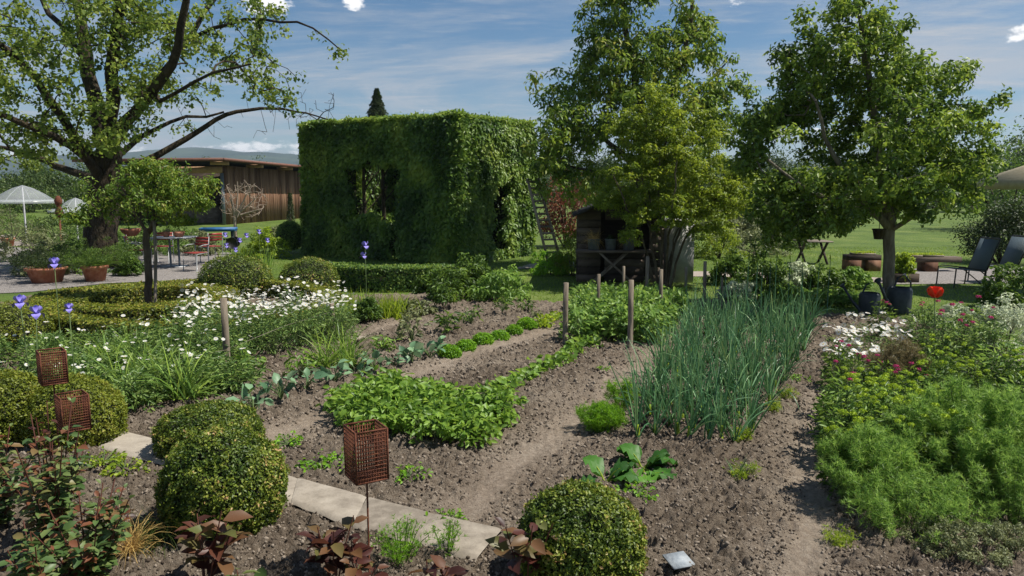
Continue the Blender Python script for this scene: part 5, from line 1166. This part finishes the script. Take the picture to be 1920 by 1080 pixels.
# ---- feathery plants
def feathery(name, label, cat, b, wx, h, m, n, nl, L=.035, stems=26, group=None, W=.0035, lean=.5, wy=None):
    t = thing(name, label, cat, b, group); wy = wy or wx; a = Acc(); s = Acc(); C = []
    for k in range(stems):
        an = R.uniform(0, 6.28); e = math.sqrt(R.random()); tp = np.array([math.cos(an) * wx / 2 * e, math.sin(an) * wy / 2 * e, h * (1 - .45 * e * e) * R.uniform(.8, 1.05)])
        b0_ = tp * [.35, .35, 0]; mid = b0_ * .4 + tp * .6 + [0, 0, h * .08]; s.tube([b0_, mid, tp], [.0035, .0025, .0015], 4, cap=False)
        for q in range(n): u = R.random() ** .6; c = (1 - u) ** 2 * b0_ + 2 * u * (1 - u) * mid + u * u * tp; C.append(c + sph(1)[0] * .05 * R.random() ** .5)
    C = np.array(C); m_ = len(C); cr = np.repeat(R.random(m_), nl); Pp = np.repeat(C, nl, 0); d = sph(m_ * nl) + [0, 0, .35]
    X = nrm(d); Z = nrm(np.cross(X, sph(len(X)))); l = L * R.uniform(.5, 1.2, len(X)); V, F, k = inst(TN, Pp, X, Z, l, W); V[:, 2] = np.maximum(V[:, 2], .005); a.add(V, F, np.repeat(np.clip(cr * .7 + .3 * R.random(len(X)), 0, 1), k))
    s.build('stems', M['stem_green'], t); a.build('foliage', M[m], t); return t
def gz(px, py): return zbase(G(px, py))
feathery('dill_plant', 'large feathery dill-like plant filling the lower right, tallest and furthest right', 'dill', atD(1865, 4.9), 1.25, .80, 'lf_dill', 40, 18, .05, 130, wy=1.0, W=.0045)
feathery('dill_plant', 'feathery pale green plant left of the largest one, leaning over the soil', 'dill', atD(1665, 4.7), .72, .56, 'lf_dill', 34, 16, .045, 74, W=.0042)
feathery('dill_plant', 'feathery plant cut by the right edge, before the corner thyme', 'dill', atD(1960, 4.45), .7, .55, 'lf_dill', 26, 14, .042, 50, W=.0042)
feathery('dill_plant', 'thin low feathery plant behind the grey-green corner plant', 'dill', atD(1820, 4.35), .6, .34, 'lf_dill', 20, 13, .038, 34)
feathery('dill_plant', 'sprawling feathery plant with long arms at the lower right edge of the soil', 'dill', atD(1740, 4.3), .80, .36, 'lf_dill', 22, 13, .038, 44, W=.004)
feathery('fennel_plant', 'dark bronze feathery fennel among the white daisies on the right', 'fennel', gz(1678, 745), .62, .52, 'lf_bronze', 30, 14, .05, 44)
feathery('carrot_plant', 'yellow-green feathery carrot tops left of the nearest onions', 'carrots', gz(1122, 815), .46, .26, 'lf_parsley', 34, 14, .035, 44)
feathery('carrot_plant', 'yellow-green feathery carrot tops behind the nearest onions', 'carrots', gz(1165, 770), .34, .30, 'lf_parsley', 22, 12, .035, 26)
feathery('cosmos_plant', 'light feathery plant growing over the path edge by the large lantern', 'plant', gz(752, 1062), .34, .24, 'lf_parsley', 12, 9, .03, 24)
feathery('cosmos_plant', 'small feathery plant on the path right of the large lantern', 'plant', gz(838, 1045), .20, .22, 'lf_parsley', 10, 9, .03, 12)
for x, y, s, lab in ((1450, 785, .16, 'small pale feathery seedling right of the onions, the upper one'), (1478, 760, .14, 'small pale feathery seedling right of the onions, the farthest one'), (1388, 838, .14, 'small yellow-green seedling at the front right corner of the onion bed'), (1395, 905, .17, 'small yellow-green sprawling seedling on the bare soil right of the chard'), (1570, 1030, .14, 'low green rosette at the shaded edge of the right bed')):
    feathery('weed_seedling', lab, 'seedling', gz(x, y), s * 1.3, s * .7, 'lf_lime', 12, 9, .03, 12)
for x, y, s, lab in ((600, 882, 1.2, 'low green weed row in front of the leafy patch, left'), (640, 886, 1.1, 'low green weed in front of the leafy patch beside the lantern'), (772, 908, 1.0, 'low green weed between the path and the leafy patch, right of the lantern'), (838, 985, .9, 'low green weed growing on the far edge of the path'),
                     (540, 842, 1.0, 'low green weed right behind the large box ball'), (195, 885, 1.1, 'yellow-green low plant before the path at left'), (235, 897, 1.2, 'yellow-green low plant before the path, left of the large box ball'), (1195, 945, .9, 'single low leaf right of the lower right box ball'), (958, 712, .7, 'tiny weed in the trodden lane'), (1130, 700, .6, 'tiny weed near the front corner post'), (1500, 720, .8, 'small weed at the right edge of the onion bed')):
    t = leafy('low_weed', 'weed', 'lf_parsley' if x > 300 else 'lf_lime', 26, .035, .07, .13, .6, nlf=4); t.location = gz(x, y); t.scale = (s, s, s); t['label'] = lab
# ---- daisies: plant with separate blossoms
def petal_mesh():
    V, F = [(0, 0, 0)], []
    n = 13
    for k in range(n):
        a0 = k * 2 * math.pi / n; w_ = .85 * math.pi / n; b_ = len(V)
        V += [(.22 * math.cos(a0 - w_), .22 * math.sin(a0 - w_), .02), (1 * math.cos(a0 - w_ * .6), 1 * math.sin(a0 - w_ * .6), .06), (1 * math.cos(a0 + w_ * .6), 1 * math.sin(a0 + w_ * .6), .05), (.22 * math.cos(a0 + w_), .22 * math.sin(a0 + w_), .02)]
        F.append([b_, b_ + 1, b_ + 2, b_ + 3])
    nb_ = len(V)
    pr_ = [(.0, .12), (.14, .10), (.25, .03), (.25, .0)]
    for r_, z_ in pr_:
        for k in range(8): V.append((r_ * math.cos(k * math.pi / 4), r_ * math.sin(k * math.pi / 4), z_))
    mi = [0] * len(F)
    for i in range(3):
        for k in range(8): F.append([nb_ + i * 8 + k, nb_ + i * 8 + (k + 1) % 8, nb_ + (i + 1) * 8 + (k + 1) % 8, nb_ + (i + 1) * 8 + k]); mi.append(1)
    return mesh_from('daisy_blossom', V, [np.array(F)], [M['white_petal'], M['yellow']], mi=mi)
PET = petal_mesh()
def daisy_proto(nf, h, r, m='lf_flower', L=.06, nl=60, fs=.032):
    t = leafy('daisy_plant', 'daisies', m, nl, L, h * .85, r, .30, T=T4, nlf=4, zj=.42, stemw=.002)
    for k in range(nf):
        an = R.uniform(0, 6.28); e = r * math.sqrt(R.random()) * 1.1; o = link('blossom', PET, t); o.location = (e * math.cos(an), e * math.sin(an), h * R.uniform(.82, 1.12)); s = fs * R.uniform(.75, 1.15); o.scale = (s, s, s); o.rotation_euler = (R.normal() * .45 + .2, R.normal() * .35, R.uniform(0, 6))
    return t
pr = [daisy_proto(20, .62, .25, nl=110, fs=.026) for _ in range(3)]
pts = quadpts(((335, 712), (650, 652), (630, 608), (340, 625)), 8, 5, .35)
scatter(pr, pts, .8, 1.05, 'daisy plant crowded with white flowers in the clump behind the posts', 'daisies behind the posts')
pr = [daisy_proto(k_, .46, .25, nl=130, L=.08, fs=.028) for k_ in (2, 7, 3, 1)]
pts = quadpts(((150, 800), (450, 748), (430, 640), (30, 680)), 9, 6, .4) + quadpts(((-100, 760), (150, 790), (90, 690), (-60, 680)), 3, 2, .4)
scatter(pr, pts, .7, 1.0, 'leafy daisy plant with a few scattered white flowers in the left bed', 'sparse daisies in the left bed')
pr = [daisy_proto(11, .34, .18, nl=22, fs=.036) for _ in range(3)]
pts = quadpts(((1530, 722), (1660, 745), (1720, 640), (1590, 640)), 4, 5, .4)
scatter(pr, pts, .8, 1.05, 'low daisy plant with white flowers right of the onion bed', 'daisies right of the onions')
# narrow leaf greenery in left bed
pr = []
for _ in range(2):
    t = thing('strap_leaf_plant', 'x', 'plant', (0, 0, 0)); n = 60; a = Acc(); blades(a, R.normal(size=(n, 3)) * [.05, .05, 0], R.normal(size=(n, 3)) * .45 + [0, 0, 1], R.uniform(.4, .72, n), .018, 1.2, seg=5); a.V = [np.column_stack([v[:, :2], np.maximum(v[:, 2], .01)]) for v in a.V]; a.build('foliage', M['lf_iris'], t); pr.append(t)
scatter(pr, [G(x, y) for x, y in ((230, 760), (265, 735), (300, 745), (210, 715), (345, 765), (150, 730), (250, 690), (640, 690), (610, 700), (660, 700))], .8, 1.1, 'strap-leaved green tuft growing among the daisies', 'strap-leaved tufts')
# ---- irises
def iris_flower(parent, loc, s):
    a = Acc()
    for k in range(3):
        an = k * 2.094
        for q, (up_, m_) in enumerate(((1, 'iris'), (-1, 'iris_dark'))):
            a2 = an + q * 1.047; U = []
            for i in range(6):
                u = i / 5; w_ = .5 * math.sin(math.pi * min(1, u * .9 + .08)) ; cx_ = (.55 * math.sin(u * 2.2)) if up_ > 0 else .85 * math.sin(u * 1.7); cz = u * 1.0 if up_ > 0 else .25 * math.sin(u * 2) - .8 * u * u
                for v in (-1, 0, 1): lx, ly = cx_, v * w_; zz_ = cz + (.06 * abs(v)); U.append((lx * math.cos(a2) - ly * math.sin(a2), lx * math.sin(a2) + ly * math.cos(a2), zz_))
            F = [[i * 3 + j, i * 3 + j + 1, i * 3 + j + 4, i * 3 + j + 3] for i in range(5) for j in range(2)]
            a.add(np.array(U) * s, F, .5)
    return a.build('flower', M['iris'], parent)
def iris_plant(label, b, stems, nb, hs, fs=.06, nl=26, hl=.45):
    t = thing('iris_plant', label, 'iris', b); a = Acc(); n = nl
    if n: blades(a, R.normal(size=(n, 3)) * [.07, .07, 0], R.normal(size=(n, 3)) * [.25, .25, 0] + [0, 0, 1], R.uniform(.6, 1, n) * hl, .026, .5, seg=5); a.build('leaf_fan', M['lf_iris'], t)
    for k in range(stems):
        dx, dy = R.normal() * .08 * (stems > 1), R.normal() * .06 * (stems > 1); h = hs * R.uniform(.88, 1.0) if stems > 1 else hs
        a = Acc(); a.tube([(dx * .3, dy * .3, 0), (dx * .6, dy * .6, h * .5), (dx, dy, h)], [.006, .005, .004], 5); a.build('stem', M['stem_green'], t)
        f0 = iris_flower(t, None, fs); f0.location = (dx, dy, h)
        for q in range(nb): f = iris_flower(t, None, fs * .85); f.location = (dx + .03 * (q % 2 * 2 - 1), dy, h - fs * 2.0 * (q + 1))
    return t
def iris_at(label, px, ytop, D, **k):
    b = atD(px, D); h = P(px, ytop, D)[2]; return iris_plant(label, b, hs=h, **k)
iris_at('tall violet iris with two flowers before the dark low hedge, mid left', 683, 462, 11.6, stems=1, nb=1, fs=.078, nl=50, hl=.55)
iris_at('single violet iris standing out before the terracotta pots at left', 94, 496, 8.5, stems=1, nb=0, fs=.08, nl=14)
iris_at('pair of violet irises at the very left edge', 34, 562, 6.6, stems=2, nb=0, fs=.075, nl=16)
iris_at('small violet iris right of the pair at the left edge', 115, 580, 6.8, stems=1, nb=0, fs=.055, nl=8)
for k, (x, y) in enumerate(((420, 442), (421, 462), (438, 470), (447, 452), (460, 443), (484, 436), (499, 452))):
    iris_at('violet iris in the cluster before the lime shrub and the barn', x, y, 18.5 + .2 * k, stems=1, nb=0, fs=.085, nl=18, hl=.6)['group'] = 'violet irises before the barn'
for x, y, w2, h, m, lab in ((640, 600, .9, .5, 'lf_iris', 'yellow-green strap-leaved clump below the tall mid-left iris'), (735, 600, .7, .45, 'lf_iris', 'yellow-green grassy clump left of the peonies'), (690, 608, .45, .42, 'lf_bush', 'small dark green round bush in front of the tall mid-left iris'), (770, 596, .8, .32, 'lf_olive', 'grey-green low mat plant before the low hedge')):
    if m == 'lf_iris':
        t = thing('grassy_clump', lab, 'plant', gz(x, y)); n = 260; a = Acc(); blades(a, R.normal(size=(n, 3)) * [w2 * .22, w2 * .18, 0], R.normal(size=(n, 3)) * .3 + [0, 0, 1], R.uniform(.6, 1.1, n) * h, .016, 1.0, seg=5); a.build('foliage', M['lf_lime'], t)
    else: bush('garden_shrub', lab, 'shrub', gz(x, y), w2, w2, h, M[m], .05, 60, 40)
# ---- sweet williams: domed lime heads and magenta ones
def head_mesh(m):
    a = Acc(); n = 70; d = sph(n); d[:, 2] = abs(d[:, 2]) * .55; leaves(a, d * .8, d, .42, .35, .3, T4, -1.2, up=.4); d2 = sph(40); d2[:, 2] = abs(d2[:, 2]) * .4; leaves(a, d2 * .5, d2, .5, .5, .3)
    o = a.build('flower_head', m); me = o.data; bpy.data.objects.remove(o); return me
HL, HM = head_mesh(M['lime_head']), head_mesh(M['magenta'])
def sweet(nh, h, r, hm, hs=.036, nl=70, m='lf_bush'):
    t = leafy('sweet_william', 'sweet william', m, nl, .075, h * .88, r, .28, T=T4, nlf=5, zj=.45, stemw=.003)
    for k in range(nh):
        an = R.uniform(0, 6.28); e = r * math.sqrt(R.random()) * 1.1; o = link('flower_head', hm, t); o.location = (e * math.cos(an), e * math.sin(an), h * R.uniform(.88, 1.08) * (1 - .15 * (e / r) ** 2)); s = hs * R.uniform(.8, 1.2); o.scale = (s, s, s * .9)
    return t
pr = [sweet(k_, .56, .19, HL, .038, 105, m_) for k_, m_ in ((7, 'lf_bush'), (2, 'lf_pea'), (5, 'lf_bush'), (0, 'lf_pea'))]
pts = quadpts(((1555, 935), (1790, 960), (1760, 790), (1575, 800)), 5, 5, .35) + quadpts(((1740, 830), (1990, 860), (1960, 740), (1740, 750)), 4, 2, .35) + quadpts(((1700, 760), (1900, 760), (1880, 700), (1740, 700)), 3, 1, .35)
scatter(pr, pts, .85, 1.08, 'green leafy sweet william with or without yellow-green domed heads in the right bed', 'lime-headed sweet williams')
pr = [sweet(4, .60, .14, HM, .034) for _ in range(2)]
used = [[], []]
for k, (x, y, lab) in enumerate(((1572, 790, 'magenta sweet william at the near left corner of the right bed'), (1600, 770, 'magenta sweet william just left of the bronze fennel foot'), (1650, 775, 'magenta sweet william in front of the bronze fennel'), (1568, 735, 'magenta sweet william alone among the white daisies'), (1705, 790, 'magenta sweet william right of the bronze fennel'), (1648, 640, 'dark pink sweet william at the back by the trunk'))):
    place(pr[k % 2], used[k % 2], gz(x, y), None, .9, lab, 'magenta sweet williams')
pr = [sweet(3, .72, .22, HM, .034, 130, 'lf_flower') for _ in range(2)]
used = [[], []]
for k, (x, y, lab) in enumerate(((1790, 690, 'tall leafy pink-flowered plant left of the silver bush'), (1850, 712, 'leafy pink-flowered plant in front of the silver bush'), (1760, 700, 'leafy pink-flowered plant behind the bronze fennel'), (1730, 665, 'leafy plant with few flowers below the poppy'), (1830, 672, 'leafy plant between the poppy and the silver bush'))):
    place(pr[k % 2], used[k % 2], gz(x, y), None, 1.0, lab, 'pink-flowered plants before the silver bush')
bush('silver_bush', 'silvery white-leaved bush at the right edge before the paving', 'shrub', gz(1885, 668), 1.25, .9, .72, M['lf_silver'], .05, 110, 46, asp=.35, up=.9)
bush('silver_bush', 'small silvery plant behind the poppy stem', 'shrub', gz(1790, 625), .7, .6, .42, M['lf_silver'], .045, 60, 36, asp=.35, up=.9)
bush('thyme_mat', 'small grey-green leaved plant in the bottom right corner', 'plant', atD(1870, 4.0), .75, .5, .24, M['lf_olive'], .016, 150, 60, asp=.45)
bush('garden_shrub', 'green filler plant at the right edge behind the largest feathery plant', 'shrub', gz(1950, 800), .9, .7, .5, M['lf_bush'], .05, 80, 40)
# poppy
b = gz(1742, 700); t = thing('poppy', 'single large red poppy standing above the right bed', 'poppy', b); D_ = b[1]; hp = P(1742, 556, D_)[2] - b[2]
a = Acc(); a.tube([(0, 0, 0), (.02, 0, hp * .6), (0, 0, hp)], .005, 6); a.build('stem', M['stem_green'], t)
for k in range(6):
    a = Acc(); U = []; an = k * 1.047; rr = .078 if k % 2 else .066
    for i in range(6):
        u = i / 5; 
        for v in np.linspace(-1, 1, 5): ww = .075 * math.sin(math.pi * (.12 + u * .72)); x_, y_ = rr * math.sin(u * 1.7) * .8, v * ww; z_ = .12 * u ** 1.2 * (1 - .1 * v * v) + .006 * math.sin(v * 7 + i * 2); U.append((x_ * math.cos(an) - y_ * math.sin(an), x_ * math.sin(an) + y_ * math.cos(an), z_))
    a.add(U, [[i * 5 + j, i * 5 + j + 1, i * 5 + j + 6, i * 5 + j + 5] for i in range(5) for j in range(4)], .5); o = a.build('petal', M['poppy'], t, smooth=True); o.location = (0, 0, hp - .01)
# ---- foreground: roses and red-leaved shoots
def shoot(name, label, cat, b, stems, h, m, L, nleaf, spread, asp=.6, group=None, upper=.45, stemm='stem_red'):
    t = thing(name, label, cat, b, group); s = Acc(); a = Acc(); lo = Acc()
    for k in range(stems):
        an = R.uniform(0, 6.28); e = spread * math.sqrt(R.random()); tp = np.array([e * math.cos(an), e * math.sin(an), h * R.uniform(.65, 1)]); pts_ = [np.zeros(3) + R.normal(size=3) * [.02, .02, 0], tp * [.5, .5, .55], tp]; s.tube(pts_, [.005, .004, .003], 6, cap=False)
        for q in range(nleaf):
            u = upper + (1 - upper) * (q + .5) / nleaf if q < nleaf * .8 else R.uniform(.15, 1); c = (1 - u) ** 2 * pts_[0] + 2 * u * (1 - u) * pts_[1] + u * u * pts_[2]; ph = q * 2.4 + k
            X = nrm(np.array([[math.cos(ph), math.sin(ph), R.uniform(-.2, .7) + .9 * (u > .93)]])); Z = nrm(np.cross(X, [[-math.sin(ph), math.cos(ph), 0]]) * -1 + R.normal(size=(1, 3)) * .35); Z = nrm(Z - (Z * X).sum() * X)
            if Z[0, 2] < 0: Z = -Z
            l = L * R.uniform(.6, 1.15) * (1 - .35 * (u > .9)); V, F, k2 = inst(T8, c[None] + X * .015, X, Z, l, l * asp); a.add(V, F, R.random())
    s.build('stems', M[stemm], t); a.build('foliage', M[m], t); return t
for px, D, h, st, L, lab in ((345, 3.55, .50, 4, .095, 'red-leaved shoot in front of the large box ball'), (600, 3.62, .42, 4, .085, 'red-leaved shoot at the bottom edge left of the large lantern rod'), (985, 3.55, .52, 3, .09, 'red-leaved shoot overlapping the left side of the lower right box ball'),
                         (790, 3.45, .26, 3, .07, 'short red-leaved shoot at the bottom right of the lantern rod'), (660, 3.55, .30, 3, .07, 'dark purple-red shoot at the foot of the large lantern'), (420, 3.35, .30, 4, .085, 'low green and red shoot at the bottom edge'), (165, 3.9, .42, 2, .05, 'thin reddish rose shoot beside the lower left lantern rod')):
    shoot('rose_shoot', lab, 'rose', atD(px, D), st, h, 'lf_red' if 'low green' not in lab else 'lf_rose', L * 1.45, 11, .16)
for px, D, h, st, sp_, lab in ((50, 4.0, .86, 12, .34, 'large glossy rose bush filling the lower left corner'), (-60, 4.3, .7, 7, .3, 'rose bush cut by the left edge'), (110, 3.6, .55, 11, .30, 'lower glossy rose bush at the bottom left'), (10, 3.4, .45, 7, .25, 'rose foliage in the bottom left corner')):
    shoot('rose_bush', lab, 'rose', atD(px, D), st, h, 'lf_rose', .068, 62, sp_, asp=.66, upper=.1)
shoot('rose_bush', 'copper-red new rose growth rising at the left in front of the pale box balls', 'rose', atD(52, 4.3), 3, .98, 'lf_red', .05, 16, .10, upper=.55)
t = thing('grass_tuft', 'dark arching grass tuft left of the large box ball', 'grass tuft', zbase(atD(262, 4.1))); n = 420; a = Acc(); blades(a, R.normal(size=(n, 3)) * [.03, .03, 0], R.normal(size=(n, 3)) * .7 + [0, 0, 1], R.uniform(.2, .36, n), .0042, 2.4, seg=6); a.V = [np.column_stack([v[:, :2], np.maximum(v[:, 2], .01)]) for v in a.V]; a.build('foliage', M['lf_dark'], t)
t = thing('grass_tuft', 'straw-yellow grassy tuft between the rose bush and the dark grass', 'grass tuft', zbase(atD(200, 3.95))); n = 200; a = Acc(); blades(a, R.normal(size=(n, 3)) * [.03, .03, 0], R.normal(size=(n, 3)) * .6 + [0, 0, 1], R.uniform(.15, .34, n), .004, 2.0, seg=5); a.build('foliage', M['straw'], t)
# leftovers never placed are prototypes outside any bed: drop them
for o in list(scene.objects):
    if o.get('label') == 'x':
        for c_ in list(o.children): bpy.data.objects.remove(c_)
        bpy.data.objects.remove(o)
